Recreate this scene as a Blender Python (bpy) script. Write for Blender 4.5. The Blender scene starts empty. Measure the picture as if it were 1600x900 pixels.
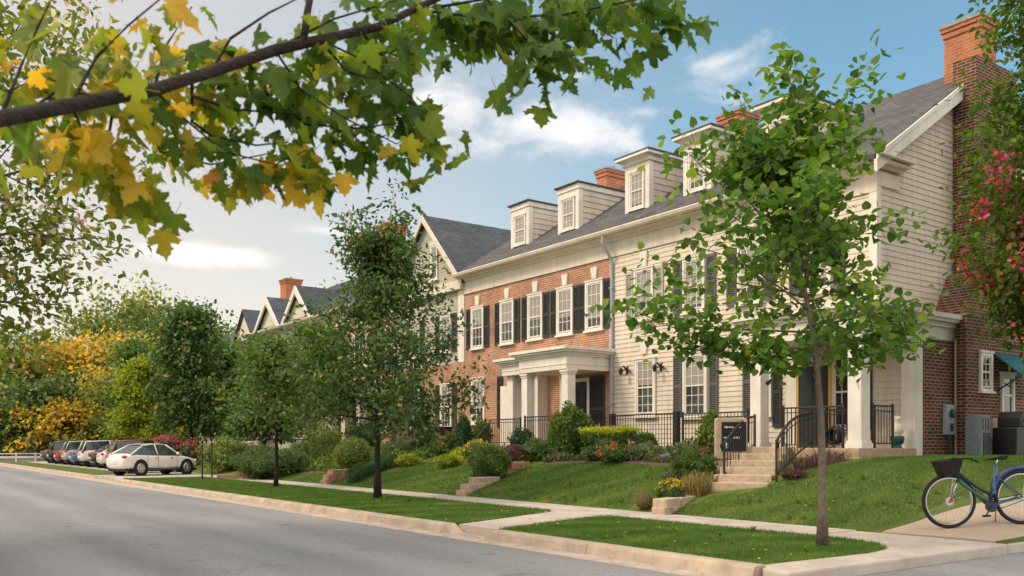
import bpy, math, random
import numpy as np
from mathutils import Vector
R = math.radians
SC = bpy.context.scene
COL = SC.collection

# ------------------------------------------------------------------ camera
YAW = math.atan2(0.584, 0.812)
CH = 1.6
cam_d = bpy.data.cameras.new('camera')
cam = bpy.data.objects.new('camera', cam_d); COL.objects.link(cam)
cam.location = (0, 0, CH); cam.rotation_euler = (R(90), 0, -YAW)
cam_d.sensor_width = 36; cam_d.lens = 31.5
cam_d.shift_y = (695 - 450) / 1600
cam_d.clip_start = 0.05; cam_d.clip_end = 4000
cam_d.dof.use_dof = True; cam_d.dof.focus_distance = 22; cam_d.dof.aperture_fstop = 7.0
SC.camera = cam

# ------------------------------------------------------------------ light
SUN_TO = Vector((-0.93, 0.36, 0.0)).normalized()
SUN_EL = R(45)
sd = bpy.data.lights.new('sun', 'SUN'); so = bpy.data.objects.new('sun', sd); COL.objects.link(so)
sd.energy = 1.95; sd.angle = R(15); sd.color = (1.0, 0.82, 0.60)
_d = Vector((SUN_TO.x * math.cos(SUN_EL), SUN_TO.y * math.cos(SUN_EL), math.sin(SUN_EL)))
so.rotation_euler = _d.to_track_quat('Z', 'Y').to_euler()
so.location = (0, 0, 60)

W = bpy.data.worlds.new('World'); SC.world = W; W.use_nodes = True
nt = W.node_tree; nt.nodes.clear()
def wn(t, **k):
    n = nt.nodes.new(t)
    for a, b in k.items(): setattr(n, a, b)
    return n
def wm(op, a, b=None, clamp=False):
    n = wn('ShaderNodeMath', operation=op, use_clamp=clamp)
    for i, v in enumerate((a, b)):
        if v is None: continue
        if isinstance(v, (int, float)): n.inputs[i].default_value = v
        else: nt.links.new(v, n.inputs[i])
    return n.outputs[0]
sky = wn('ShaderNodeTexSky', sky_type='NISHITA', sun_disc=False)
sky.sun_elevation = SUN_EL; sky.sun_rotation = math.atan2(SUN_TO.x, SUN_TO.y)
sky.air_density = 1.0; sky.dust_density = 1.8; sky.ozone_density = 1.2
tc = wn('ShaderNodeTexCoord'); sx = wn('ShaderNodeSeparateXYZ'); nt.links.new(tc.outputs['Generated'], sx.inputs[0])
az = wm('ARCTAN2', sx.outputs[0], sx.outputs[1]); el = wm('ARCSINE', sx.outputs[2])
cv = wn('ShaderNodeCombineXYZ')
nt.links.new(wm('MULTIPLY', az, 6.0), cv.inputs[0]); nt.links.new(wm('MULTIPLY', el, 11.0), cv.inputs[1])
nz = wn('ShaderNodeTexNoise'); nz.inputs['Scale'].default_value = 2.1; nz.inputs['Detail'].default_value = 9
nz.inputs['Roughness'].default_value = 0.6; nz.inputs['Distortion'].default_value = 0.4
nt.links.new(cv.outputs[0], nz.inputs['Vector'])
def sky_dir(px, py):
    lat = (px - 800) / 1400
    return YAW + math.atan(lat), math.atan((695 - py) / 1400 / math.sqrt(1 + lat * lat))
acc = None
# cloud banks: direction (azimuth, elevation), half sizes and weight
for px, py, sxp, syp, wt in [(700, 160, 110, 48, 1.0), (880, 205, 150, 55, 1.0), (720, 228, 150, 26, 0.75),
                             (345, 400, 130, 22, 1.3), (1150, 105, 120, 60, 0.62), (985, 228, 60, 22, 0.55),
                             (520, 362, 110, 12, 0.55), (1010, 175, 50, 14, .5), (870, 110, 120, 24, 0.5), (1290, 150, 140, 40, .35),
                             (-400, 300, 300, 60, .8), (2100, 200, 300, 80, .8), (3000, 250, 900, 90, .8)]:
    a0, e0 = sky_dir(px, py); sa = sxp / 1400; se = syp / 1400
    da = wm('DIVIDE', wm('SUBTRACT', az, a0), sa); de = wm('DIVIDE', wm('SUBTRACT', el, e0), se)
    r = wm('SQRT', wm('ADD', wm('MULTIPLY', da, da), wm('MULTIPLY', de, de)))
    b = wm('MULTIPLY', wm('SUBTRACT', 1.25, r, True), wt)
    acc = b if acc is None else wm('MAXIMUM', acc, b)
msk = wm('ADD', wm('MULTIPLY', acc, 0.74), wm('MULTIPLY', wm('SUBTRACT', nz.outputs[0], 0.5), 1.7))
mr = wn('ShaderNodeMapRange', interpolation_type='SMOOTHSTEP')
mr.inputs['From Min'].default_value = 0.18; mr.inputs['From Max'].default_value = 0.95
nt.links.new(msk, mr.inputs[0])
gate = wn('ShaderNodeMapRange'); gate.inputs['From Min'].default_value = 0.0; gate.inputs['From Max'].default_value = 0.25
nt.links.new(acc, gate.inputs[0])
cm = wm('MULTIPLY', wm('MULTIPLY', mr.outputs[0], gate.outputs[0]), 0.85)
mixc = wn('ShaderNodeMixRGB'); mixc.inputs[2].default_value = (5.7, 5.45, 5.25, 1)
# thin pale veil of high cloud, thickest towards the sun side and low down
vz = wn('ShaderNodeMapRange', interpolation_type='SMOOTHSTEP'); vz.inputs['From Min'].default_value = R(66); vz.inputs['From Max'].default_value = R(12)
vz.inputs['To Min'].default_value = 0.04; vz.inputs['To Max'].default_value = 0.92
nt.links.new(wm('ADD', az, wm('MULTIPLY', el, 0.35)), vz.inputs[0])
mixv = wn('ShaderNodeMixRGB'); lowm = wn('ShaderNodeMapRange', interpolation_type='SMOOTHSTEP'); lowm.inputs['From Min'].default_value = R(19); lowm.inputs['From Max'].default_value = R(1); nt.links.new(el, lowm.inputs[0])
vcol = wn('ShaderNodeMixRGB'); vcol.inputs[1].default_value = (3.85, 3.62, 3.45, 1); vcol.inputs[2].default_value = (5.2, 4.6, 3.95, 1); nt.links.new(lowm.outputs[0], vcol.inputs[0]); nt.links.new(vcol.outputs[0], mixv.inputs[2])
skt = wn('ShaderNodeMixRGB', blend_type='MULTIPLY'); skt.inputs[0].default_value = 1; skt.inputs[2].default_value = (.72, 1.0, .92, 1)
nt.links.new(sky.outputs[0], skt.inputs[1])
nt.links.new(vz.outputs[0], mixv.inputs[0]); nt.links.new(skt.outputs[0], mixv.inputs[1])
nt.links.new(cm, mixc.inputs[0]); nt.links.new(mixv.outputs[0], mixc.inputs[1])
# unseen broken bright cloud overhead and behind the viewer, added as fill light
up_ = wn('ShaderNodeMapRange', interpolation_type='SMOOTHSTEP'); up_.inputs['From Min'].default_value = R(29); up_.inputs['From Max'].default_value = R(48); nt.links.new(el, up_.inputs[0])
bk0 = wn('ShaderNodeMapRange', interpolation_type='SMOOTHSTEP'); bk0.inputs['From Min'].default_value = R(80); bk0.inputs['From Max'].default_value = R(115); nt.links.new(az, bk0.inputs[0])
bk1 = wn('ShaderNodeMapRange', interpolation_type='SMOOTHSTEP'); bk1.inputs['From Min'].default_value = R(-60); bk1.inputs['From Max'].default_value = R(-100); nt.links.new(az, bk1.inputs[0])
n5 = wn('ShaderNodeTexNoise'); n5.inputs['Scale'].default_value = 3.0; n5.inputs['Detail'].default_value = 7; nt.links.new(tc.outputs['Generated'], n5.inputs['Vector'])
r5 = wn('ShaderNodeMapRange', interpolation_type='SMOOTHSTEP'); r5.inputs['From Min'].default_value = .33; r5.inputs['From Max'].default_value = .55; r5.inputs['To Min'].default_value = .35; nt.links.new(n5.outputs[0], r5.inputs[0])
fill_deck = wm('MULTIPLY', wm('MAXIMUM', up_.outputs[0], wm('MAXIMUM', bk0.outputs[0], bk1.outputs[0])), r5.outputs[0])
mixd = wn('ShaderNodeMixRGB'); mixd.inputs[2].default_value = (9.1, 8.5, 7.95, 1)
nt.links.new(fill_deck, mixd.inputs[0]); nt.links.new(mixc.outputs[0], mixd.inputs[1])
bg = wn('ShaderNodeBackground'); bg.inputs['Strength'].default_value = 0.15
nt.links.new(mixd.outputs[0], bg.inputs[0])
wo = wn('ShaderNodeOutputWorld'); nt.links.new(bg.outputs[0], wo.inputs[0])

vs = SC.view_settings
vs.view_transform = 'Standard'; vs.look = 'None'; vs.gamma = 1; vs.use_curve_mapping = False
vs.exposure = 0.44
SC.cycles.max_bounces = 6; SC.cycles.transparent_max_bounces = 8
SC.cycles.diffuse_bounces = 3; SC.cycles.glossy_bounces = 3; SC.cycles.transmission_bounces = 4
SC.cycles.caustics_reflective = False; SC.cycles.caustics_refractive = False

# ------------------------------------------------------------------ materials
def mat(name, col, rough=0.7, spec=0.3, metal=0.0, noise=0.0, nscale=6.0, bump=0.0, bscale=60.0, tint2=None, coat=0.0, streak=0.0):
    m = bpy.data.materials.new(name); m.use_nodes = True
    t = m.node_tree; p = t.nodes['Principled BSDF']
    p.inputs['Base Color'].default_value = (*col, 1); p.inputs['Roughness'].default_value = rough
    p.inputs['Specular IOR Level'].default_value = spec; p.inputs['Metallic'].default_value = metal
    p.inputs['Coat Weight'].default_value = coat; p.inputs['Coat Roughness'].default_value = .05
    g = t.nodes.new('ShaderNodeNewGeometry')
    if noise > 0:
        n = t.nodes.new('ShaderNodeTexNoise'); n.inputs['Scale'].default_value = nscale; n.inputs['Detail'].default_value = 6
        n.inputs['Roughness'].default_value = .65
        t.links.new(g.outputs['Position'], n.inputs['Vector'])
        r = t.nodes.new('ShaderNodeValToRGB')
        a = tint2 if tint2 else tuple(c * (1 - noise) for c in col)
        b = tuple(min(1, c * (1 + noise * .7)) for c in col)
        r.color_ramp.elements[0].position = .32; r.color_ramp.elements[1].position = .68
        r.color_ramp.elements[0].color = (*a, 1); r.color_ramp.elements[1].color = (*b, 1)
        t.links.new(n.outputs[0], r.inputs[0]); t.links.new(r.outputs[0], p.inputs['Base Color'])
    if streak > 0:      # rain streaks and grime running down
        mpp = t.nodes.new('ShaderNodeMapping'); mpp.inputs['Scale'].default_value = (5, 5, .45); t.links.new(g.outputs['Position'], mpp.inputs[0])
        n7 = t.nodes.new('ShaderNodeTexNoise'); n7.inputs['Scale'].default_value = 1.3; n7.inputs['Detail'].default_value = 8; n7.inputs['Roughness'].default_value = .7; t.links.new(mpp.outputs[0], n7.inputs['Vector'])
        m7 = t.nodes.new('ShaderNodeMapRange'); m7.inputs['From Min'].default_value = .36; m7.inputs['From Max'].default_value = .56; m7.inputs['To Min'].default_value = 1 - streak; m7.inputs['To Max'].default_value = 1.04; t.links.new(n7.outputs[0], m7.inputs[0])
        x7 = t.nodes.new('ShaderNodeMixRGB'); x7.blend_type = 'MULTIPLY'; x7.inputs[0].default_value = 1; t.links.new(r.outputs[0], x7.inputs[1]); t.links.new(m7.outputs[0], x7.inputs[2]); t.links.new(x7.outputs[0], p.inputs['Base Color'])
    if bump > 0:
        n2 = t.nodes.new('ShaderNodeTexNoise'); n2.inputs['Scale'].default_value = bscale; n2.inputs['Detail'].default_value = 4
        t.links.new(g.outputs['Position'], n2.inputs['Vector'])
        b = t.nodes.new('ShaderNodeBump'); b.inputs['Strength'].default_value = bump; b.inputs['Distance'].default_value = .02
        t.links.new(n2.outputs[0], b.inputs['Height']); t.links.new(b.outputs[0], p.inputs['Normal'])
    return m

def brick_mat(name, c1, c2, mortar, bw=.22, bh=.076, msize=.011, offs=0.5, axis='wall', rough=.85, big=.25, bump=.4):
    """axis wall: u=x+y, v=z (axis-aligned walls); roofY: u=y, v=x; roofX: u=x, v=y"""
    m = bpy.data.materials.new(name); m.use_nodes = True
    t = m.node_tree; L = t.links.new; p = t.nodes['Principled BSDF']
    p.inputs['Roughness'].default_value = rough; p.inputs['Specular IOR Level'].default_value = .2
    g = t.nodes.new('ShaderNodeNewGeometry'); s = t.nodes.new('ShaderNodeSeparateXYZ'); c = t.nodes.new('ShaderNodeCombineXYZ')
    L(g.outputs['Position'], s.inputs[0])
    if axis == 'wall':
        a = t.nodes.new('ShaderNodeMath'); L(s.outputs[0], a.inputs[0]); L(s.outputs[1], a.inputs[1])
        L(a.outputs[0], c.inputs[0]); L(s.outputs[2], c.inputs[1])
    elif axis == 'roofY': L(s.outputs[1], c.inputs[0]); L(s.outputs[2], c.inputs[1])
    else: L(s.outputs[0], c.inputs[0]); L(s.outputs[2], c.inputs[1])
    b = t.nodes.new('ShaderNodeTexBrick'); L(c.outputs[0], b.inputs['Vector'])
    b.inputs['Scale'].default_value = 1; b.inputs['Brick Width'].default_value = bw; b.inputs['Row Height'].default_value = bh
    b.inputs['Mortar Size'].default_value = msize; b.inputs['Mortar Smooth'].default_value = .2; b.offset = offs
    b.inputs['Color1'].default_value = (*c1, 1); b.inputs['Color2'].default_value = (*c2, 1); b.inputs['Mortar'].default_value = (*mortar, 1)
    n = t.nodes.new('ShaderNodeTexNoise'); n.inputs['Scale'].default_value = .9; n.inputs['Detail'].default_value = 7; n.inputs['Roughness'].default_value = .7
    L(g.outputs['Position'], n.inputs['Vector'])
    mr_ = t.nodes.new('ShaderNodeMapRange'); mr_.inputs['From Min'].default_value = .3; mr_.inputs['From Max'].default_value = .7
    mr_.inputs['To Min'].default_value = 1 - big; mr_.inputs['To Max'].default_value = 1 + big
    L(n.outputs[0], mr_.inputs[0])
    mx = t.nodes.new('ShaderNodeMixRGB'); mx.blend_type = 'MULTIPLY'; mx.inputs[0].default_value = 1
    L(b.outputs[0], mx.inputs[1]); L(mr_.outputs[0], mx.inputs[2]); L(mx.outputs[0], p.inputs['Base Color'])
    bp = t.nodes.new('ShaderNodeBump'); bp.inputs['Strength'].default_value = bump; bp.inputs['Distance'].default_value = .012; bp.invert = True
    L(b.outputs['Fac'], bp.inputs['Height']); L(bp.outputs[0], p.inputs['Normal'])
    return m

def leaf_mat(name, stops, trans=.35, rough=.55, spec=.35, veins=None):
    m = bpy.data.materials.new(name); m.use_nodes = True
    t = m.node_tree; L = t.links.new; p = t.nodes['Principled BSDF']; out = t.nodes['Material Output']
    p.inputs['Roughness'].default_value = rough; p.inputs['Specular IOR Level'].default_value = spec
    a = t.nodes.new('ShaderNodeAttribute'); a.attribute_name = 'tint'
    r = t.nodes.new('ShaderNodeValToRGB'); e = r.color_ramp.elements
    while len(e) < len(stops): e.new(.5)
    lf = 1.0 if name == 'grass_blades' or 'petal' in name else 1.22
    for q, (pos, c) in zip(e, stops): q.position = pos; q.color = (*[min(.8, v * lf) for v in c], 1)
    L(a.outputs['Fac'], r.inputs[0])
    g = t.nodes.new('ShaderNodeNewGeometry'); n = t.nodes.new('ShaderNodeTexNoise'); n.inputs['Scale'].default_value = 22
    n.inputs['Detail'].default_value = 3; L(g.outputs['Position'], n.inputs['Vector'])
    mp = t.nodes.new('ShaderNodeMapRange'); mp.inputs['To Min'].default_value = .7; mp.inputs['To Max'].default_value = 1.35; L(n.outputs[0], mp.inputs[0])
    mx = t.nodes.new('ShaderNodeMixRGB'); mx.blend_type = 'MULTIPLY'; mx.inputs[0].default_value = 1
    L(r.outputs[0], mx.inputs[1]); L(mp.outputs[0], mx.inputs[2]); col_ = mx
    if veins:      # pale veins raying from the leaf base
        u = t.nodes.new('ShaderNodeUVMap'); u.uv_map = 'leaf'; s2 = t.nodes.new('ShaderNodeSeparateXYZ'); L(u.outputs[0], s2.inputs[0])
        def mt(op, a_, b_=None, c_=False):
            q = t.nodes.new('ShaderNodeMath'); q.operation = op; q.use_clamp = c_
            for i_, v_ in enumerate((a_, b_)):
                if v_ is None: continue
                if isinstance(v_, (int, float)): q.inputs[i_].default_value = v_
                else: L(v_, q.inputs[i_])
            return q.outputs[0]
        ax = mt('ABSOLUTE', s2.outputs[0]); th = mt('ARCTAN2', ax, s2.outputs[1]); rr_ = mt('SQRT', mt('ADD', mt('MULTIPLY', ax, ax), mt('MULTIPLY', s2.outputs[1], s2.outputs[1])))
        dm = None
        for v_ in veins:
            d_ = mt('ABSOLUTE', mt('SUBTRACT', th, v_)); dm = d_ if dm is None else mt('MINIMUM', dm, d_)
        sv = mt('ABSOLUTE', mt('SINE', mt('ADD', mt('MULTIPLY', s2.outputs[1], 26.0), mt('MULTIPLY', ax, -22.0))))
        fv = mt('MAXIMUM', mt('SUBTRACT', 1.0, mt('DIVIDE', mt('MULTIPLY', dm, rr_), .022), True), mt('MULTIPLY', mt('SUBTRACT', .25, sv, True), 1.6))
        vm = t.nodes.new('ShaderNodeMixRGB'); vm.blend_type = 'ADD'; vm.inputs[2].default_value = (.07, .075, .03, 1); L(fv, vm.inputs[0]); L(mx.outputs[0], vm.inputs[1]); col_ = vm
    mx = col_
    L(mx.outputs[0], p.inputs['Base Color'])
    tr = t.nodes.new('ShaderNodeBsdfTranslucent')
    tm = t.nodes.new('ShaderNodeMixRGB'); tm.blend_type = 'MULTIPLY'; tm.inputs[0].default_value = 1; tm.inputs[2].default_value = (1.5, 1.5, .7, 1)
    L(mx.outputs[0], tm.inputs[1]); L(tm.outputs[0], tr.inputs[0])
    ms = t.nodes.new('ShaderNodeMixShader'); ms.inputs[0].default_value = trans
    L(p.outputs[0], ms.inputs[1]); L(tr.outputs[0], ms.inputs[2]); L(ms.outputs[0], out.inputs[0])
    return m

M = {}
M['trim'] = mat('cream_trim_paint', (.68, .60, .50), .55, noise=.10, nscale=1.3, streak=.10)
M['white'] = mat('white_paint', (.74, .69, .62), .5, noise=.10, nscale=1.6, streak=.09)
M['siding'] = mat('cream_siding', (.66, .575, .475), .65, noise=.10, nscale=.9, streak=.11)
M['siding_grey'] = mat('grey_shingle_siding', (.42, .39, .33), .7, noise=.12, nscale=3)
M['siding_cream'] = mat('yellow_cream_siding', (.66, .60, .47), .7, noise=.1, nscale=2)
M['brick'] = brick_mat('orange_red_brick', (.42, .175, .092), (.30, .12, .066), (.50, .40, .31), big=.34)
M['brick_dark'] = brick_mat('dark_brown_brick', (.165, .054, .034), (.05, .026, .021), (.30, .22, .165), bh=.085, bw=.25, msize=.012, big=.35)
M['brick_pink'] = brick_mat('pink_red_brick', (.42, .20, .13), (.33, .14, .10), (.5, .4, .33))
M['brick_chim'] = brick_mat('chimney_brick', (.50, .17, .075), (.38, .12, .06), (.42, .26, .18), bh=.09, bw=.26)
M['slateY'] = brick_mat('grey_roof_shingles', (.13, .125, .125), (.085, .085, .09), (.05, .05, .052), bw=.32, bh=.11, msize=.012, axis='roofY', big=.25, rough=.9)
M['slateX'] = brick_mat('blue_grey_roof_shingles', (.095, .11, .125), (.065, .075, .088), (.04, .045, .05), bw=.32, bh=.13, msize=.012, axis='roofX', big=.2, rough=.9)
M['slateB'] = brick_mat('dark_blue_roof_shingles', (.085, .095, .115), (.06, .068, .082), (.035, .04, .045), bw=.32, bh=.12, msize=.012, axis='roofY', big=.2, rough=.9)
M['shutter'] = mat('charcoal_shutter_paint', (.045, .048, .052), .5)
M['shutter_pale'] = mat('pale_grey_shutter_paint', (.48, .44, .40), .6)
M['shutter_grey'] = mat('slate_grey_shutter_paint', (.12, .115, .12), .55)
M['iron'] = mat('black_wrought_iron', (.022, .02, .019), .5, .4, noise=.2, nscale=20)
M['black'] = mat('black_plastic', (.015, .015, .017), .45)
M['pipe'] = mat('blue_grey_downspout', (.33, .36, .40), .4, .5)
M['stone'] = mat('tan_stone', (.40, .30, .21), .9, noise=.3, nscale=7, bump=.6, bscale=30)
M['stone_red'] = mat('reddish_wall_stone', (.36, .22, .15), .9, noise=.35, nscale=9, bump=.6, bscale=35)
M['step'] = mat('sandstone_steps', (.46, .36, .26), .9, noise=.22, nscale=8, bump=.4, bscale=50)
M['concrete'] = mat('pale_concrete', (.44, .385, .335), .9, noise=.24, nscale=1.5, bump=.25, bscale=120)
M['kerb'] = mat('tan_kerb_concrete', (.42, .335, .26), .9, noise=.27, nscale=2.0, bump=.3, bscale=90)
M['gutter'] = mat('pinkish_gutter_concrete', (.43, .365, .31), .9, noise=.28, nscale=2.2, bump=.3, bscale=90)
M['pad'] = mat('tan_driveway_concrete', (.41, .32, .24), .9, noise=.12, nscale=1.3, bump=.25, bscale=100)
M['mulch'] = mat('brown_bark_mulch', (.13, .085, .06), 1, noise=.5, nscale=18, bump=1, bscale=50)
M['bark'] = mat('grey_brown_bark', (.16, .125, .10), .95, noise=.35, nscale=14, bump=.9, bscale=45)
M['bark_dark'] = mat('dark_bark', (.034, .024, .020), .95, noise=.4, nscale=18, bump=.9, bscale=60)
M['rock'] = mat('blue_grey_boulder', (.10, .115, .13), .85, noise=.35, nscale=6, bump=.6, bscale=20)
M['chrome'] = mat('bright_metal', (.6, .6, .6), .25, .5, 1.0)
M['rubber'] = mat('tyre_rubber', (.02, .02, .022), .8)
M['grey_metal'] = mat('painted_grey_metal', (.30, .34, .37), .5, noise=.08, nscale=5)
M['slate_panel'] = mat('dark_slate_panel', (.035, .042, .055), .5)
M['tan_box'] = mat('beige_plastic_box', (.42, .34, .26), .6)
M['teal'] = mat('teal_awning_cloth', (.03, .17, .22), .7)
M['trim_amber'] = mat('amber_trim', (.62, .38, .10), .5)  # even amber colour of the corner door frame
M['red_paint'] = mat('red_plastic', (.5, .03, .02), .4)
M['orange'] = mat('orange_plastic', (.65, .13, .02), .5)
M['pot_green'] = mat('dark_green_glazed_pot', (.012, .07, .055), .3)
M['figure'] = mat('cream_resin_ornament', (.7, .64, .55), .6)

# window glass: dim glass with pale blinds behind, strong clear reflection
def glass_mat(name, lo, hi, pale=(.36, .33, .29), dark=(.03, .034, .03)):
    """every pane has its own blind, let down by a different amount (lo..hi of the pane height)"""
    m = bpy.data.materials.new(name); m.use_nodes = True
    t = m.node_tree; L = t.links.new; p = t.nodes['Principled BSDF']
    tc_ = t.nodes.new('ShaderNodeTexCoord'); s = t.nodes.new('ShaderNodeSeparateXYZ'); L(tc_.outputs['Object'], s.inputs[0])
    oi = t.nodes.new('ShaderNodeObjectInfo')
    th = t.nodes.new('ShaderNodeMapRange'); th.inputs['To Min'].default_value = lo; th.inputs['To Max'].default_value = hi; L(oi.outputs['Random'], th.inputs[0])
    gt_ = t.nodes.new('ShaderNodeMath'); gt_.operation = 'GREATER_THAN'; L(s.outputs[2], gt_.inputs[0]); L(th.outputs[0], gt_.inputs[1])
    k = t.nodes.new('ShaderNodeMath'); k.operation = 'MULTIPLY'; k.inputs[1].default_value = 125; L(s.outputs[2], k.inputs[0])
    w = t.nodes.new('ShaderNodeMath'); w.operation = 'SINE'; L(k.outputs[0], w.inputs[0])
    r = t.nodes.new('ShaderNodeValToRGB'); r.color_ramp.elements[0].position = .25; r.color_ramp.elements[0].color = (*[c * .5 for c in pale], 1); r.color_ramp.elements[1].position = .6; r.color_ramp.elements[1].color = (*pale, 1)
    q = t.nodes.new('ShaderNodeMath'); q.operation = 'MULTIPLY_ADD'; q.inputs[1].default_value = .5; q.inputs[2].default_value = .5; L(w.outputs[0], q.inputs[0]); L(q.outputs[0], r.inputs[0])
    n = t.nodes.new('ShaderNodeTexNoise'); n.inputs['Scale'].default_value = 2.4; n.inputs['Detail'].default_value = 4; g = t.nodes.new('ShaderNodeNewGeometry'); L(g.outputs['Position'], n.inputs['Vector'])
    d = t.nodes.new('ShaderNodeValToRGB'); d.color_ramp.elements[0].position = .4; d.color_ramp.elements[0].color = (*dark, 1); d.color_ramp.elements[1].position = .7; d.color_ramp.elements[1].color = (*[c * 3.2 for c in dark], 1); L(n.outputs[0], d.inputs[0])
    mx = t.nodes.new('ShaderNodeMixRGB'); L(gt_.outputs[0], mx.inputs[0]); L(d.outputs[0], mx.inputs[1]); L(r.outputs[0], mx.inputs[2]); L(mx.outputs[0], p.inputs['Base Color'])
    p.inputs['Roughness'].default_value = .05; p.inputs['Specular IOR Level'].default_value = .6
    nb = t.nodes.new('ShaderNodeTexNoise'); nb.inputs['Scale'].default_value = 1.5; L(g.outputs['Position'], nb.inputs['Vector'])
    b = t.nodes.new('ShaderNodeBump'); b.inputs['Strength'].default_value = .08; b.inputs['Distance'].default_value = .1; L(nb.outputs[0], b.inputs['Height']); L(b.outputs[0], p.inputs['Normal'])
    return m
M['glass'] = glass_mat('window_glass', -.75, .75)
M['glass_pale'] = glass_mat('window_glass_with_blinds', -1.1, .1, (.40, .38, .345))
M['glass_dark'] = glass_mat('dark_glass', 3, 4, dark=(.014, .016, .014))
M['car_glass'] = mat('car_glass', (.03, .05, .045), .05, .7)

# asphalt
def asphalt():
    m = bpy.data.materials.new('worn_grey_asphalt'); m.use_nodes = True
    t = m.node_tree; L = t.links.new; p = t.nodes['Principled BSDF']; p.inputs['Roughness'].default_value = .82; p.inputs['Specular IOR Level'].default_value = .25
    g = t.nodes.new('ShaderNodeNewGeometry')
    n1 = t.nodes.new('ShaderNodeTexNoise'); n1.inputs['Scale'].default_value = 90; n1.inputs['Detail'].default_value = 4; L(g.outputs['Position'], n1.inputs['Vector'])
    mp = t.nodes.new('ShaderNodeMapping'); mp.inputs['Scale'].default_value = (.9, .12, 1); L(g.outputs['Position'], mp.inputs[0])
    n2 = t.nodes.new('ShaderNodeTexNoise'); n2.inputs['Scale'].default_value = 1.0; n2.inputs['Detail'].default_value = 6; L(mp.outputs[0], n2.inputs['Vector'])
    r1 = t.nodes.new('ShaderNodeValToRGB'); r1.color_ramp.elements[0].position = .3; r1.color_ramp.elements[1].position = .72
    r1.color_ramp.elements[0].color = (.142, .145, .150, 1); r1.color_ramp.elements[1].color = (.30, .302, .308, 1); L(n1.outputs[0], r1.inputs[0])
    r2 = t.nodes.new('ShaderNodeMapRange'); r2.inputs['From Min'].default_value = .3; r2.inputs['From Max'].default_value = .7; r2.inputs['To Min'].default_value = .82; r2.inputs['To Max'].default_value = 1.14; L(n2.outputs[0], r2.inputs[0])
    mx = t.nodes.new('ShaderNodeMixRGB'); mx.blend_type = 'MULTIPLY'; mx.inputs[0].default_value = 1; L(r1.outputs[0], mx.inputs[1]); L(r2.outputs[0], mx.inputs[2])
    # thin cracks
    vo = t.nodes.new('ShaderNodeTexVoronoi'); vo.feature = 'DISTANCE_TO_EDGE'; vo.inputs['Scale'].default_value = .22
    nd = t.nodes.new('ShaderNodeTexNoise'); nd.inputs['Scale'].default_value = 1.5; nd.inputs['Detail'].default_value = 5; L(g.outputs['Position'], nd.inputs['Vector'])
    va = t.nodes.new('ShaderNodeMixRGB'); va.blend_type = 'ADD'; va.inputs[0].default_value = .9; L(g.outputs['Position'], va.inputs[1]); L(nd.outputs[1], va.inputs[2]); L(va.outputs[0], vo.inputs['Vector'])
    cr = t.nodes.new('ShaderNodeMapRange'); cr.inputs['From Max'].default_value = .006; cr.inputs['To Min'].default_value = .78; L(vo.outputs['Distance'], cr.inputs[0])
    m2 = t.nodes.new('ShaderNodeMixRGB'); m2.blend_type = 'MULTIPLY'; m2.inputs[0].default_value = 1; L(mx.outputs[0], m2.inputs[1]); L(cr.outputs[0], m2.inputs[2])
    n4 = t.nodes.new('ShaderNodeTexNoise'); n4.inputs['Scale'].default_value = 14; n4.inputs['Detail'].default_value = 8; n4.inputs['Roughness'].default_value = .75; L(g.outputs['Position'], n4.inputs['Vector'])
    r4 = t.nodes.new('ShaderNodeMapRange'); r4.inputs['From Min'].default_value = .3; r4.inputs['From Max'].default_value = .7; r4.inputs['To Min'].default_value = .74; r4.inputs['To Max'].default_value = 1.22; L(n4.outputs[0], r4.inputs[0])
    m4 = t.nodes.new('ShaderNodeMixRGB'); m4.blend_type = 'MULTIPLY'; m4.inputs[0].default_value = 1; L(m2.outputs[0], m4.inputs[1]); L(r4.outputs[0], m4.inputs[2])
    # worn wheel tracks and drips
    sp = t.nodes.new('ShaderNodeSeparateXYZ'); L(g.outputs['Position'], sp.inputs[0])
    wx = t.nodes.new('ShaderNodeMath'); wx.operation = 'MULTIPLY'; wx.inputs[1].default_value = 3.49; L(sp.outputs[0], wx.inputs[0])
    ws = t.nodes.new('ShaderNodeMath'); ws.operation = 'SINE'; L(wx.outputs[0], ws.inputs[0])
    wr_ = t.nodes.new('ShaderNodeMapRange'); wr_.inputs['From Min'].default_value = -1; wr_.inputs['To Min'].default_value = .93; wr_.inputs['To Max'].default_value = 1.06; L(ws.outputs[0], wr_.inputs[0])
    v5 = t.nodes.new('ShaderNodeTexVoronoi'); v5.inputs['Scale'].default_value = .9; L(va.outputs[0], v5.inputs['Vector'])
    r6 = t.nodes.new('ShaderNodeMapRange'); r6.inputs['From Min'].default_value = .06; r6.inputs['From Max'].default_value = .16; r6.inputs['To Min'].default_value = .72; L(v5.outputs['Distance'], r6.inputs[0])
    m5 = t.nodes.new('ShaderNodeMixRGB'); m5.blend_type = 'MULTIPLY'; m5.inputs[0].default_value = 1; L(m4.outputs[0], m5.inputs[1]); L(wr_.outputs[0], m5.inputs[2])
    m6 = t.nodes.new('ShaderNodeMixRGB'); m6.blend_type = 'MULTIPLY'; m6.inputs[0].default_value = 1; L(m5.outputs[0], m6.inputs[1]); L(r6.outputs[0], m6.inputs[2])
    L(m6.outputs[0], p.inputs['Base Color'])
    b = t.nodes.new('ShaderNodeBump'); b.inputs['Strength'].default_value = .35; b.inputs['Distance'].default_value = .01; L(n1.outputs[0], b.inputs['Height']); L(b.outputs[0], p.inputs['Normal'])
    return m
M['asphalt'] = asphalt()

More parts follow.
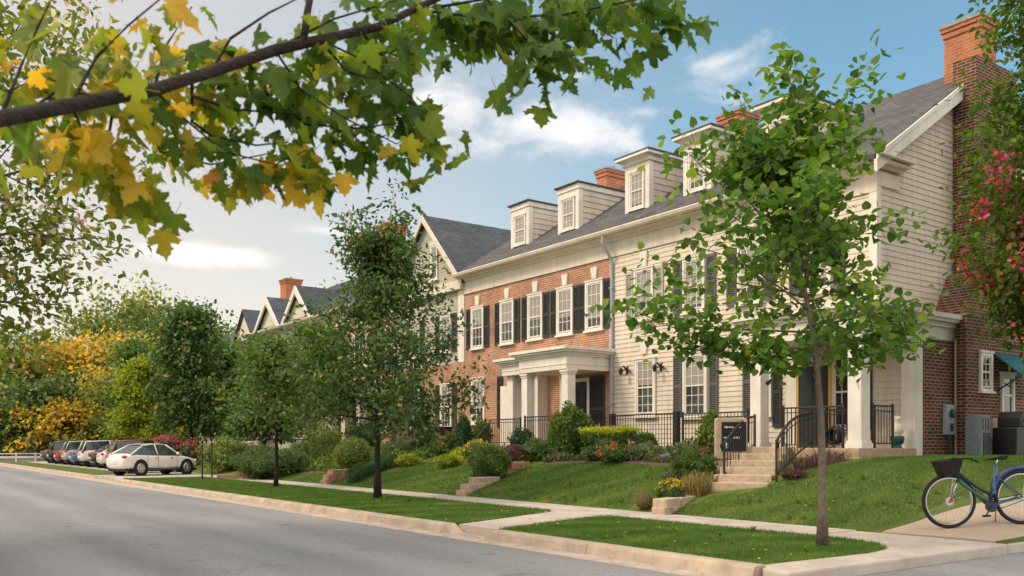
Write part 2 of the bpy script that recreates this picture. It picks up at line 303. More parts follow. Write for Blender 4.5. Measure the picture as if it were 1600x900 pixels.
def lawn_mat():
    m = bpy.data.materials.new('lawn_turf'); m.use_nodes = True
    t = m.node_tree; L = t.links.new; p = t.nodes['Principled BSDF']; p.inputs['Roughness'].default_value = .9; p.inputs['Specular IOR Level'].default_value = .1
    g = t.nodes.new('ShaderNodeNewGeometry')
    mp = t.nodes.new('ShaderNodeMapping'); mp.inputs['Rotation'].default_value = (0, 0, R(25)); mp.inputs['Scale'].default_value = (.35, 2.2, 1); L(g.outputs['Position'], mp.inputs[0])
    n2 = t.nodes.new('ShaderNodeTexNoise'); n2.inputs['Scale'].default_value = 1.1; n2.inputs['Detail'].default_value = 5; L(mp.outputs[0], n2.inputs['Vector'])
    n1 = t.nodes.new('ShaderNodeTexNoise'); n1.inputs['Scale'].default_value = 40; n1.inputs['Detail'].default_value = 5; L(g.outputs['Position'], n1.inputs['Vector'])
    ad = t.nodes.new('ShaderNodeMath'); ad.operation = 'MULTIPLY_ADD'; ad.inputs[1].default_value = .55; L(n1.outputs[0], ad.inputs[0])
    h = t.nodes.new('ShaderNodeMath'); h.operation = 'MULTIPLY'; h.inputs[1].default_value = .5; L(n2.outputs[0], h.inputs[0]); L(h.outputs[0], ad.inputs[2])
    r = t.nodes.new('ShaderNodeValToRGB'); e = r.color_ramp.elements; e[0].position = .36; e[1].position = .70
    e[0].color = (.045, .075, .016, 1); e[1].color = (.15, .175, .045, 1); x = e.new(.5); x.color = (.088, .128, .028, 1)
    L(ad.outputs[0], r.inputs[0])
    # dry patches
    n3 = t.nodes.new('ShaderNodeTexNoise'); n3.inputs['Scale'].default_value = .55; n3.inputs['Detail'].default_value = 4; L(g.outputs['Position'], n3.inputs['Vector'])
    d = t.nodes.new('ShaderNodeMapRange'); d.inputs['From Min'].default_value = .62; d.inputs['From Max'].default_value = .78; d.inputs['To Max'].default_value = .6; L(n3.outputs[0], d.inputs[0])
    mx = t.nodes.new('ShaderNodeMixRGB'); mx.inputs[2].default_value = (.24, .17, .06, 1); L(d.outputs[0], mx.inputs[0]); L(r.outputs[0], mx.inputs[1])
    L(mx.outputs[0], p.inputs['Base Color'])
    b = t.nodes.new('ShaderNodeBump'); b.inputs['Strength'].default_value = .8; b.inputs['Distance'].default_value = .03; L(n1.outputs[0], b.inputs['Height']); L(b.outputs[0], p.inputs['Normal'])
    return m
M['lawn'] = lawn_mat()
M['blade'] = leaf_mat('grass_blades', [(0, (0.037, 0.095, 0.017)), (.5, (0.088, 0.179, 0.030)), (.85, (0.144, 0.237, 0.048)), (1, (0.288, 0.273, 0.110))], .3, .6, .2)
def LM(k, stops, tr=.35, veins=None): M[k] = leaf_mat(k, stops, min(.6, tr * 1.3), veins=veins)
LM('maple_leaf', [(0, (0.029, 0.072, 0.013)), (.3, (0.072, 0.143, 0.023)), (.55, (0.195, 0.221, 0.029)), (.75, (0.494, 0.325, 0.033)), (.9, (0.624, 0.351, 0.039)), (1, (0.468, 0.169, 0.046))], .42, (0, 1.12, 1.93))
LM('linden_leaf', [(0, (0.030, 0.074, 0.014)), (.6, (0.074, 0.155, 0.022)), (.9, (0.162, 0.243, 0.034)), (1, (.19, .22, .04))], .36, (0, .6))
LM('dark_leaf', [(0, (0.027, 0.065, 0.022)), (.6, (0.069, 0.127, 0.036)), (.9, (0.164, 0.202, 0.058)), (1, (0.461, 0.230, 0.115))], .25)
LM('mid_leaf', [(0, (0.041, 0.086, 0.023)), (.6, (0.100, 0.163, 0.040)), (1, (0.217, 0.259, 0.059))], .3)
LM('olive_leaf', [(0, (0.082, 0.118, 0.029)), (.6, (0.182, 0.209, 0.044)), (1, (0.400, 0.346, 0.073))], .35)
LM('yellow_leaf', [(0, (0.155, 0.139, 0.028)), (.5, (0.419, 0.294, 0.041)), (1, (0.714, 0.419, 0.054))], .35)
LM('orange_leaf', [(0, (0.200, 0.129, 0.036)), (.5, (0.458, 0.243, 0.043)), (1, (0.601, 0.315, 0.072))], .35)
LM('lime_leaf', [(0, (0.092, 0.138, 0.017)), (.6, (0.230, 0.276, 0.025)), (1, (0.437, 0.425, 0.046))], .35)
LM('fresh_leaf', [(0, (.05, .08, .012)), (.5, (.11, .15, .022)), (.9, (.19, .21, .04)), (1, (.30, .22, .08))], .42)
LM('bright_leaf', [(0, (.03, .065, .010)), (.6, (.07, .125, .016)), (1, (.14, .19, .03))], .4)
LM('grey_leaf', [(0, (.05, .075, .03)), (.6, (.11, .14, .07)), (1, (.20, .22, .12))], .25)
LM('boxwood_leaf', [(0, (0.030, 0.061, 0.014)), (.55, (0.074, 0.119, 0.024)), (.9, (0.176, 0.203, 0.041)), (1, (0.378, 0.351, 0.081))], .25)
LM('conifer_leaf', [(0, (0.015, 0.048, 0.018)), (.7, (0.045, 0.105, 0.039)), (1, (0.090, 0.150, 0.053))], .15)
LM('reed_leaf', [(0, (.10, .085, .035)), (.6, (.22, .17, .07)), (1, (.36, .27, .13))], .3)
LM('purple_leaf', [(0, (.05, .025, .03)), (.6, (.11, .06, .06)), (1, (.2, .12, .10))], .25)
LM('pink_petal', [(0, (.50, .10, .18)), (.6, (.62, .30, .34)), (1, (.78, .60, .58))], .35)
LM('sky_glint_petal', [(0, (.62, .34, .36)), (.5, (.74, .58, .57)), (1, (.80, .74, .72))], .4)  # colours of the sky highlights painted as petals on the left tree
LM('red_petal', [(0, (.52, .035, .13)), (.6, (.68, .09, .22)), (1, (.74, .20, .28))], .3)
LM('yellow_petal', [(0, (.55, .36, .02)), (1, (.75, .55, .05))], .3)
LM('orange_petal', [(0, (.55, .12, .03)), (1, (.65, .28, .08))], .3)
LM('magenta_petal', [(0, (.42, .05, .16)), (1, (.60, .22, .34))], .3)

# ------------------------------------------------------------------ helpers
def tag(o, label=None, cat=None, group=None, kind=None):
    if label: o['label'] = label
    if cat: o['category'] = cat
    if group: o['group'] = group
    if kind: o['kind'] = kind
    return o
def empty(name, loc=(0, 0, 0), rz=0.0, label=None, cat=None, group=None):
    o = bpy.data.objects.new(name, None); COL.objects.link(o); o.empty_display_size = .2
    o.location = loc; o.rotation_euler = (0, 0, rz)
    return tag(o, label, cat, group)

class MB:
    def __init__(s): s.v = []; s.f = []
    def add(s, vs_, fs):
        b = len(s.v); s.v += [tuple(p) for p in vs_]; s.f += [tuple(i + b for i in f) for f in fs]; return s
    def box(s, x0, x1, y0, y1, z0, z1):
        return s.add([(x0, y0, z0), (x1, y0, z0), (x1, y1, z0), (x0, y1, z0), (x0, y0, z1), (x1, y0, z1), (x1, y1, z1), (x0, y1, z1)],
                     [(0, 3, 2, 1), (4, 5, 6, 7), (0, 1, 5, 4), (1, 2, 6, 5), (2, 3, 7, 6), (3, 0, 4, 7)])
    def cbox(s, c, sx_, sy_, sz_): return s.box(c[0] - sx_ / 2, c[0] + sx_ / 2, c[1] - sy_ / 2, c[1] + sy_ / 2, c[2], c[2] + sz_)
    def prism(s, poly, axis, a0, a1):
        n = len(poly)
        def P(p, a): return {'x': (a, p[0], p[1]), 'y': (p[0], a, p[1]), 'z': (p[0], p[1], a)}[axis]
        vs_ = [P(p, a0) for p in poly] + [P(p, a1) for p in poly]
        fs = [tuple(range(n)), tuple(range(2 * n - 1, n - 1, -1))] + [(i, i + n, (i + 1) % n + n, (i + 1) % n) for i in range(n)]
        return s.add(vs_, fs)
    def tube(s, pts, rad, n=8, cap=True):
        pts = [Vector(p) for p in pts]; k = len(pts)
        if not hasattr(rad, '__len__'): rad = [rad] * k
        vs_ = []; up = Vector((.31, .17, .93))
        for i, p in enumerate(pts):
            d = (pts[min(i + 1, k - 1)] - pts[max(i - 1, 0)])
            if d.length < 1e-9: d = Vector((0, 0, 1))
            d.normalize(); a = d.cross(up)
            if a.length < .05: a = d.cross(Vector((1, 0, 0)))
            a.normalize(); b = d.cross(a)
            for j in range(n):
                t = 2 * math.pi * j / n; vs_.append(p + (a * math.cos(t) + b * math.sin(t)) * rad[i])
        fs = []
        for i in range(k - 1):
            for j in range(n): fs.append((i * n + j, i * n + (j + 1) % n, (i + 1) * n + (j + 1) % n, (i + 1) * n + j))
        if cap: fs += [tuple(range(n - 1, -1, -1)), tuple(range((k - 1) * n, k * n))]
        return s.add(vs_, fs)
    def lathe(s, prof, c=(0, 0, 0), n=16, axis='z'):
        vs_ = []
        for r, h in prof:
            for j in range(n):
                t = 2 * math.pi * j / n; a, b = r * math.cos(t), r * math.sin(t)
                vs_.append({'z': (c[0] + a, c[1] + b, c[2] + h), 'y': (c[0] + a, c[1] + h, c[2] + b), 'x': (c[0] + h, c[1] + a, c[2] + b)}[axis])
        fs = []
        for i in range(len(prof) - 1):
            for j in range(n): fs.append((i * n + j, i * n + (j + 1) % n, (i + 1) * n + (j + 1) % n, (i + 1) * n + j))
        fs += [tuple(range(n)), tuple(range((len(prof) - 1) * n, len(prof) * n))]
        return s.add(vs_, fs)
    def torus(s, c, R_, r, n=32, k=8, axis='y'):
        vs_ = []
        for i in range(n):
            t = 2 * math.pi * i / n
            for j in range(k):
                u = 2 * math.pi * j / k; q = R_ + r * math.cos(u); a, b, h = q * math.cos(t), q * math.sin(t), r * math.sin(u)
                vs_.append({'y': (c[0] + a, c[1] + h, c[2] + b), 'z': (c[0] + a, c[1] + b, c[2] + h), 'x': (c[0] + h, c[1] + a, c[2] + b)}[axis])
        fs = [(i * k + j, ((i + 1) % n) * k + j, ((i + 1) % n) * k + (j + 1) % k, i * k + (j + 1) % k) for i in range(n) for j in range(k)]
        return s.add(vs_, fs)
    def blob(s, c, rx, ry, rz, seed=0, amp=.15, n=10):
        rn = random.Random(seed); ph = [rn.uniform(0, 6) for _ in range(6)]
        vs_ = []; fs = []
        for i in range(n + 1):
            th = math.pi * i / n
            for j in range(2 * n):
                p = math.pi * j / n
                d = (math.sin(th) * math.cos(p), math.sin(th) * math.sin(p), math.cos(th))
                w = 1 + amp * (math.sin(3 * d[0] + ph[0]) * math.sin(4 * d[1] + ph[1]) + .6 * math.sin(6 * d[2] + ph[2] + 3 * d[0]) + .4 * math.sin(9 * d[1] + ph[3]))
                vs_.append((c[0] + rx * w * d[0], c[1] + ry * w * d[1], c[2] + rz * w * d[2]))
        for i in range(n):
            for j in range(2 * n): fs.append((i * 2 * n + j, (i + 1) * 2 * n + j, (i + 1) * 2 * n + (j + 1) % (2 * n), i * 2 * n + (j + 1) % (2 * n)))
        return s.add(vs_, fs)
    def mesh(s, name, m, smooth=False):
        me = bpy.data.meshes.new(name); me.from_pydata(s.v, [], s.f); me.materials.append(m)
        if smooth: me.polygons.foreach_set('use_smooth', [True] * len(me.polygons))
        me.update(); return me
    def build(s, name, m, parent=None, smooth=False, bevel=0, off=None, loc=None, subsurf=0):
        """off: subtract this (the root's location) when the shape was drawn in world coordinates"""
        if off is not None: s.v = [(a - off[0], b - off[1], c - off[2]) for a, b, c in s.v]
        me = s.mesh(name, m, smooth)
        return link(name, me, parent, loc, bevel, subsurf)
def link(name, me, parent=None, loc=None, bevel=0, subsurf=0, rz=0):
    o = bpy.data.objects.new(name, me); COL.objects.link(o)
    if parent is not None: o.parent = parent
    if loc is not None: o.location = loc
    if rz: o.rotation_euler = (0, 0, rz)
    if bevel:
        b = o.modifiers.new('bevel', 'BEVEL'); b.width = bevel; b.segments = 2; b.limit_method = 'ANGLE'; b.angle_limit = R(40)
    if subsurf:
        b = o.modifiers.new('sub', 'SUBSURF'); b.levels = subsurf; b.render_levels = subsurf
    return o
def struct(name, mb, m, **k): return tag(mb.build(name, m, **k), kind='structure')
def copy_tree(o, parent=None):
    c = o.copy(); COL.objects.link(c); c.parent = parent
    for ch in o.children: copy_tree(ch, c)
    return c

# ------------------------------------------------------------------ placing
def cam_pt(px, py, D):
    lat = (px - 800) / 1400 * D
    return Vector((D * .584 + lat * .812, D * .812 - lat * .584, CH + (695 - py) / 1400 * D))
def onX(px, X):
    lat = (px - 800) / 1400; D = X / (.584 + .812 * lat)
    return D * (.812 - .584 * lat), D
def sstep(a, b, x):
    t = min(1, max(0, (x - a) / (b - a))); return t * t * (3 - 2 * t)
def zl(X, Y):
    """height of the yards"""
    rise = min(1, max(0, (X - 13.6) / 5.0)); rise = rise * (1.12 - .12 * rise)
    g = .45 * sstep(6.35, 7.3, Y) + .55 * sstep(8.3, 9.8, Y)
    far = 1 - .45 * sstep(40, 62, Y)
    return .15 + 1.15 * rise * g * far + (.02 * math.sin(X * 1.3 + Y * .7) * math.sin(Y * .9) if X > 14.2 else 0)
def gp(px, py):
    """ground point seen at that direction: walk out until the terrain is met"""
    lat = (px - 800) / 1400; D = 8
    while D < 120:
        X = D * (.584 + .812 * lat); Y = D * (.812 - .584 * lat)
        z = zl(X, Y) if X > 8.6 else 0
        if 695 + 1400 * (CH - z) / D <= py: break
        D += .05
    return X, Y, z, D

# ------------------------------------------------------------------ leaves
LEAF = {}
def half_leaf(pts, fold=.22, droop=.0):
    """right half outline from base to tip -> two folded halves"""
    v = []
    for sgn in (1, -1):
        for x, y in pts: v.append((sgn * x, y, abs(x) * fold - droop * y * y))
    n = len(pts)
    return np.array(v), [list(range(n)), list(range(2 * n - 1, n - 1, -1))]
LEAF['heart'] = half_leaf([(0, 0), (.25, -.08), (.46, .12), (.47, .40), (.30, .70), (0, 1)], .18, .12)
LEAF['oval'] = half_leaf([(0, 0), (.24, .25), (.24, .6), (0, 1)], .2, .1)
LEAF['rhomb'] = (np.array([(0, 0, 0), (.33, .5, .06), (0, 1, 0), (-.33, .5, .06)]), [[0, 1, 2, 3]])
LEAF['petal'] = (np.array([(-.4, 0, 0), (.4, .1, .1), (.5, .8, 0), (-.35, 1, .1)]), [[0, 1, 2, 3]])
LEAF['blade'] = (np.array([(-.06, 0, 0), (.06, 0, 0), (.02, 1, .25)]), [[0, 1, 2]])
LEAF['strap'] = (np.array([(-.03, 0, 0), (.03, 0, 0), (.035, .55, .08), (-.035, .55, .08), (.0, 1, .32)]), [[0, 1, 2, 3], [3, 2, 4]])
mp_ = half_leaf([(0, 0), (.14, -.10), (.34, -.13), (.40, -.02), (.33, .08), (.55, .14), (.60, .26), (.78, .36), (.66, .42), (.62, .52), (.44, .46), (.27, .44),
                 (.30, .58), (.40, .66), (.26, .74), (.24, .88), (.10, .93), (0, 1.15)], .16, .14)
_m = mp_[0]; _m[:, 2] += .05 * np.sin(_m[:, 0] * 17) * np.abs(_m[:, 0]) * 2 - .22 * (_m[:, 0] ** 2) + .04 * np.cos(_m[:, 1] * 15)
LEAF['maple'] = (np.vstack([mp_[0], [(-.012, .02, 0), (.012, .02, 0), (.01, -.55, -.10), (-.01, -.55, -.10)]]), mp_[1] + [[36, 37, 38, 39]])

def leaf_mesh(name, C, T, N, S, tint, kind, m, parent=None, core=None, loc=None, widen=1.0):
    tv, tf = LEAF[kind]; n = len(C); k = len(tv)
    C = np.asarray(C, float); T = np.asarray(T, float); N = np.asarray(N, float); S = np.asarray(S, float).reshape(-1, 1, 1)
    T /= np.linalg.norm(T, axis=1, keepdims=True) + 1e-9
    N = N - T * np.sum(N * T, axis=1, keepdims=True); N /= np.linalg.norm(N, axis=1, keepdims=True) + 1e-9
    B = np.cross(T, N)
    zf_ = np.random.default_rng(n).uniform(-.3, 3.0, (n, 1, 1)) if kind in ('maple', 'heart', 'oval') else 1.0
    V = C[:, None, :] + S * (tv[None, :, 0:1] * widen * B[:, None, :] + tv[None, :, 1:2] * T[:, None, :] + tv[None, :, 2:3] * zf_ * N[:, None, :])
    V = V.reshape(-1, 3)
    sizes = np.tile([len(f) for f in tf], n)
    idx = np.concatenate([np.array(f) for f in tf])
    LI = (np.arange(n)[:, None] * k + idx[None, :]).reshape(-1)
    tt = np.repeat(np.asarray(tint, float), len(tf))
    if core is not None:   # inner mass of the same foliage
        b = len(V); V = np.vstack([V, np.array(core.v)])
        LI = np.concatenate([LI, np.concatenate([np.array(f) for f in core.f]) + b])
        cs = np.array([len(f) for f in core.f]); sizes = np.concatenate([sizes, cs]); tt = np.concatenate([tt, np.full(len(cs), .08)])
    me = bpy.data.meshes.new(name)
    me.vertices.add(len(V)); me.vertices.foreach_set('co', V.astype(np.float32).ravel())
    me.loops.add(len(LI)); me.loops.foreach_set('vertex_index', LI.astype(np.int32))
    me.polygons.add(len(sizes)); st = np.concatenate([[0], np.cumsum(sizes)[:-1]]); me.polygons.foreach_set('loop_start', st.astype(np.int32))
    if kind in ('maple', 'heart') and core is None:
        uv = np.tile(tv[idx][:, :2], (n, 1)); ul = me.uv_layers.new(name='leaf'); ul.data.foreach_set('uv', uv.astype(np.float32).ravel())
    me.update(calc_edges=True)
    at = me.attributes.new('tint', 'FLOAT', 'FACE'); at.data.foreach_set('value', np.clip(tt, 0, 1).astype(np.float32))
    me.materials.append(m)
    return link(name, me, parent, loc)

def rnd_dirs(rg, n):
    d = rg.normal(size=(n, 3)); return d / np.linalg.norm(d, axis=1, keepdims=True)

def tree(name, label, cat, loc, h, base, prof, trunk_r, limbs, twigs, clus, per, lsize, kind, m, bark='bark', seed=0, sig=.25, lean=(0, 0),
         tint=(.45, .25), group=None, flower=None, up=(.2, 1.1), droop=.35, part='crown', stems=1, fmax=99, asym=(0, 0), extra=()):
    """trunk, limbs and twigs grown outwards; leaf clusters sit along the twigs.  prof(t) = crown radius, t 0..1 from crown base to top"""
    rg = np.random.default_rng(seed); rn = random.Random(seed)
    root = empty(name, loc, 0, label, cat, group)
    tb = MB(); pts_c = []; out = []
    for si in range(stems):
        sa = 2 * math.pi * si / max(1, stems) + rn.uniform(0, 1); so_ = 0 if stems == 1 else .5
        K = 9; path = []; rad = []
        for i in range(K + 1):
            t = i / K; wob = .02 * h * t
            path.append(Vector((lean[0] * t ** 3 + wob * math.sin(3 * t + seed) + so_ * t * math.cos(sa) * h * .18, lean[1] * t ** 3 + wob * math.cos(2.3 * t + seed * 2) + so_ * t * math.sin(sa) * h * .18, h * .96 * t)))
            rad.append(trunk_r * (1.45 if i == 0 else 1) * (1 - .88 * t) + .006)
        tb.tube(path, rad, 10)
        def at(t):
            x = t * K; i = min(K - 1, int(x)); return path[i].lerp(path[i + 1], x - i)
        tb0 = base / h
        for i in range(limbs):
            tl = (i + rn.uniform(0, .9)) / limbs
            ts = tb0 + (0.97 - tb0) * tl * .93
            p0 = at(ts / .96 if ts < .96 else 1.0); a = i * 2.39996 + rn.uniform(-.5, .5) + si
            Lr = max(.15, prof(tl)) * rn.uniform(.72, 1.08) * (1 + asym[0] * math.cos(a) + asym[1] * math.sin(a))
            elv = up[0] + (up[1] - up[0]) * tl + rn.uniform(-.15, .15)
            dxy = Vector((math.cos(a), math.sin(a), 0))
            d = dxy * math.cos(elv) + Vector((0, 0, math.sin(elv)))
            Ll = Lr / max(.45, math.cos(elv))
            if elv > .15: Ll = min(Ll, max(.25, (h - p0.z) / math.sin(elv)) + .05)
            lp = [p0 + d * Ll * s + Vector((0, 0, -droop * Ll * .25 * s * s)) + Vector((rn.uniform(-1, 1), rn.uniform(-1, 1), rn.uniform(-1, 1))) * Ll * .05 * s for s in (0, .25, .5, .75, 1)]
            r0 = max(.008, trunk_r * (1 - .85 * ts) * .45)
            tb.tube(lp, [r0 * (1 - .85 * s) + .003 for s in (0, .25, .5, .75, 1)], 6)
            for j in range(twigs):
                s = .22 + .78 * (j + rn.random()) / twigs
                x = s * 4; q = min(3, int(x)); c0 = lp[q].lerp(lp[q + 1], x - q)
                td = (d * .5 + Vector((rn.uniform(-1, 1), rn.uniform(-1, 1), rn.uniform(-.55, .75)))).normalized()
                tl_ = Ll * rn.uniform(.18, .38)
                c1 = c0 + td * tl_
                tb.tube([c0, c0.lerp(c1, .5) + Vector((0, 0, .03)), c1], [r0 * .28 + .002, r0 * .2 + .0015, .0015], 4, False)
                for q in range(clus):
                    u = .35 + .75 * q / max(1, clus - 1) if clus > 1 else 1
                    pts_c.append(c0.lerp(c1, u)); out.append(td)
    for (zs_, ex, ey, ez, ntw) in extra:       # single long boughs and leaders: start height and end point
        t_ = min(.999, zs_ / (h * .96)); p0 = at(t_); p1 = Vector((ex, ey, ez)); Lb = (p1 - p0).length
        lp = [p0.lerp(p1, q) + Vector((0, 0, (-.10 if ez - zs_ < Lb * .5 else .0) * Lb * math.sin(math.pi * q))) + Vector((rn.uniform(-1, 1), rn.uniform(-1, 1), rn.uniform(-1, 1))) * Lb * .03 for q in (0, .25, .5, .75, 1)]
        tb.tube(lp, [.022, .016, .011, .007, .003], 6)
        for j in range(ntw):
            q = .25 + .75 * (j + rn.random()) / ntw; x = q * 4; k = min(3, int(x)); c0 = lp[k].lerp(lp[k + 1], x - k)
            td = ((p1 - p0).normalized() * .6 + Vector((rn.uniform(-1, 1), rn.uniform(-1, 1), rn.uniform(-.5, .7)))).normalized(); c1 = c0 + td * rn.uniform(.12, .34)
            tb.tube([c0, c1], [.005, .002], 4, False)
            for u in (.3, .75, 1.1): pts_c.append(c0.lerp(c1, u)); out.append(td)
    tb.build('trunk', M[bark], root, smooth=True)
    C0 = np.array([tuple(p) for p in pts_c]); O = np.array([tuple(p) for p in out])
    n = len(C0) * per
    C = np.repeat(C0, per, axis=0) + rg.normal(size=(n, 3)) * sig * np.array([1, 1, .8])
    od = np.repeat(O, per, axis=0)
    T = od * .6 + rnd_dirs(rg, n) * .9 + np.array([0, 0, -droop])
    N = rnd_dirs(rg, n) * .75 + np.array([0, 0, .9]) + od * .2
    S = lsize * rg.uniform(.65, 1.25, n)
    ct = np.repeat(rg.normal(0, tint[1] * .6, len(C0)), per)
    leaf_mesh(part, C, T, N, S, tint[0] + ct + rg.normal(0, tint[1] * .7, n), kind, m, root)
    if flower:
        fm, frac, fper, fsz, fsig = flower
        sel = (rg.random(len(C0)) < frac) & (C0[:, 2] < fmax)
        F0 = C0[sel] + O[sel] * fsig * .8; k = len(F0) * fper
        if k:
            leaf_mesh('blossoms', np.repeat(F0, fper, axis=0) + rg.normal(size=(k, 3)) * fsig, rnd_dirs(rg, k), rnd_dirs(rg, k), fsz * rg.uniform(.6, 1.3, k), rg.random(k), 'petal', fm, root)
    return root

def bush(name, label, cat, loc, rx, ry, rz, n, lsize, m, kind='oval', seed=0, lump=.2, tint=(.45, .22), flower=None, cz=None, rzrot=0, group=None, flat=0.0, core=.82):
    """shrub standing on loc: leaves crowded through the outer shell over an inner mass"""
    rg = np.random.default_rng(seed + 17)
    root = empty(name, loc, rzrot, label, cat, group)
    cz = rz * .92 if cz is None else cz
    d = rnd_dirs(rg, n); ph = rg.uniform(0, 6, 4)
    w = 1 + lump * (np.sin(3.1 * d[:, 0] * 1.4 + ph[0]) * np.sin(4 * d[:, 1] + ph[1]) + .7 * np.sin(6 * d[:, 2] + 5 * d[:, 0] + ph[2]) + .5 * np.sin(11 * d[:, 1] + ph[3]))
    rr = w * (1 - .26 * rg.random(n) ** 1.6)
    dd = d.copy()
    if flat: dd = np.sign(dd) * np.abs(dd) ** (1 - flat)
    P = dd * rr[:, None] * np.array([rx, ry, rz]) + np.array([0, 0, cz])
    ok = P[:, 2] > -.05; P = P[ok]; d = d[ok]; k = len(P)
    T = d * .7 + rnd_dirs(rg, k) * .8 + np.array([0, 0, .25]); N = d * .8 + rnd_dirs(rg, k) * .6 + np.array([0, 0, .3])
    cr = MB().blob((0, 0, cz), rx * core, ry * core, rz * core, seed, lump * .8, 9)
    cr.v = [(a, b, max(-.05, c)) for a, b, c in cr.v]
    st = MB()
    for q in range(4):
        a = q * 1.7 + seed; st.tube([(0, 0, -.08), (rx * .25 * math.cos(a), ry * .25 * math.sin(a), cz * .6), (rx * .5 * math.cos(a), ry * .5 * math.sin(a), cz)], [.02, .014, .008], 5)
    st.build('stem', M['bark_dark'], root)
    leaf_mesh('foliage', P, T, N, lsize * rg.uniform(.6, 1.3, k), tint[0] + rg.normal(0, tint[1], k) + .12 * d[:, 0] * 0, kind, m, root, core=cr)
    if flower:
        fm, nf, per, fs, zmin = flower
        fd = rnd_dirs(rg, nf * 4); fd = fd[fd[:, 2] > zmin][:nf]; nf = len(fd)
        F0 = fd * 1.02 * np.array([rx, ry, rz]) + np.array([0, 0, cz]); kk = nf * per
        leaf_mesh('blossoms', np.repeat(F0, per, axis=0) + rg.normal(size=(kk, 3)) * fs * .9, rnd_dirs(rg, kk), rnd_dirs(rg, kk) + np.array([0, 0, .6]), fs * rg.uniform(.6, 1.3, kk), rg.random(kk), 'petal', fm, root)
    return root

# ================================================================== GROUND
XF = 21.0
g = MB(); g.box(-900, 1500, -600, 1800, -.6, -.05); struct('ground', g, M['lawn'])
def grid(x0, x1, y0, y1, nx, ny, zf, dz=0.0):
    mb = MB(); vs_ = []; fs = []
    for j in range(ny + 1):
        for i in range(nx + 1):
            x = x0 + (x1 - x0) * i / nx; y = y0 + (y1 - y0) * j / ny; vs_.append((x, y, zf(x, y) + dz))
    for j in range(ny):
        for i in range(nx): a = j * (nx + 1) + i; fs.append((a, a + 1, a + nx + 2, a + nx + 1))
    return mb.add(vs_, fs)
struct('lawn', grid(13.6, 21.2, 6.44, 88, 40, 220, zl), M['lawn'], smooth=True)
struct('back_yard_ground', grid(21.2, 70, 6.44, 130, 20, 60, lambda x, y: zl(21, y) - .02 * (x - 21.2) * sstep(21.2, 30, x)), M['lawn'], smooth=True)
struct('road', MB().box(.9, 8.12, -40, 86, -.1, 0), M['asphalt'])
struct('side_street', MB().box(8.12, 60, -6, 6.43, -.1, -.002), M['asphalt'])
struct('road_end', MB().box(-20, 14, 86, 88.5, -.1, .0), M['asphalt'])
struct('opposite_verge', MB().box(-30, .45, -40, 86, -.05, .15), M['lawn'])
def kerb_run(mb, axis, a0, a1, prof, step=3.05):
    a = a0
    while a < a1 - .05:
        b = min(a1, a + step); mb.prism(prof, axis, a + .006, b - .006); a = b
kp = [(8.50, -.05), (8.50, .0), (8.535, .12), (8.56, .15), (8.60, .163), (8.76, .163), (8.76, -.05)]
kb = MB(); kerb_run(kb, 'y', 6.95, 12.45, kp); kerb_run(kb, 'y', 13.95, 40.5, kp); kerb_run(kb, 'y', 46, 86, kp)
# drop kerbs tapering down at the two crossings
def taper(mb, y0, y1, z0, z1):
    vs_ = []
    for y, z in ((y0, z0), (y1, z1)): vs_ += [(8.5, y, -.05), (8.5, y, 0), (8.56, y, z), (8.76, y, z), (8.76, y, -.05)]
    mb.add(vs_, [(0, 1, 2, 3, 4), (9, 8, 7, 6, 5)] + [(i, i + 5, (i + 1) % 5 + 5, (i + 1) % 5) for i in range(5)])
taper(kb, 12.45, 12.75, .16, .02); taper(kb, 13.65, 13.95, .02, .16); taper(kb, 40.5, 41.2, .16, .02); taper(kb, 45.3, 46, .02, .16)
kb.box(8.5, 8.76, 12.75, 13.65, -.05, .018); kb.box(8.5, 8.76, 41.2, 45.3, -.05, .018)
struct('kerb', kb, M['kerb'], bevel=.012)
gt = MB(); kerb_run(gt, 'y', 6.43, 86, [(8.10, -.06), (8.10, .006), (8.5, .001), (8.5, -.06)], 3.05); struct('gutter', gt, M['gutter'])
struct('opposite_kerb', MB().prism([(.45, -.05), (.45, .16), (.62, .16), (.68, 0), (.9, .004), (.9, -.05)], 'y', -40, 86), M['kerb'])
# corner apron, sidewalk, crossing path
ap = MB(); ap.prism([(8.52, 6.45), (8.62, 6.9), (8.77, 6.95), (8.77, 8.9), (13.6, 8.9), (13.6, 6.43), (9.0, 6.43)], 'z', -.05, .145)
ap.prism([(13.6, 6.43), (13.6, 6.60), (60, 6.60), (60, 6.43)], 'z', -.05, .15)
struct('corner_pavement', ap, M['concrete'], bevel=.03)
sw = MB(); a = 8.9
while a < 41:
    sw.box(12.22, 13.6, a + .006, a + 1.494, -.02, .156); a += 1.5
a = 41
while a < 86: sw.box(13.3 + .3, 15.0, a + .006, a + 1.494, -.02, .156); a += 1.5
struct('sidewalk', sw, M['concrete'], bevel=.01)
cp = MB(); cp.prism([(8.77, 12.6), (8.77, 13.85), (12.215, 15.35), (12.215, 13.75)], 'z', -.02, .15); struct('crossing_path', cp, M['concrete'])
pd = grid(13.62, 17.9, 6.62, 8.45, 16, 10, lambda x, y: zl(x, y) + .012); pd.prism([(6.62, -.02), (8.45, -.02), (8.45, .16), (6.62, .16)], 'x', 13.602, 13.622)
struct('driveway', pd, M['pad'], smooth=False)
struct('parking_bay', MB().box(8.77, 13.58, 41, 46.4, -.02, .152).box(10.9, 13.58, 46.4, 86, -.02, .152), M['concrete'])

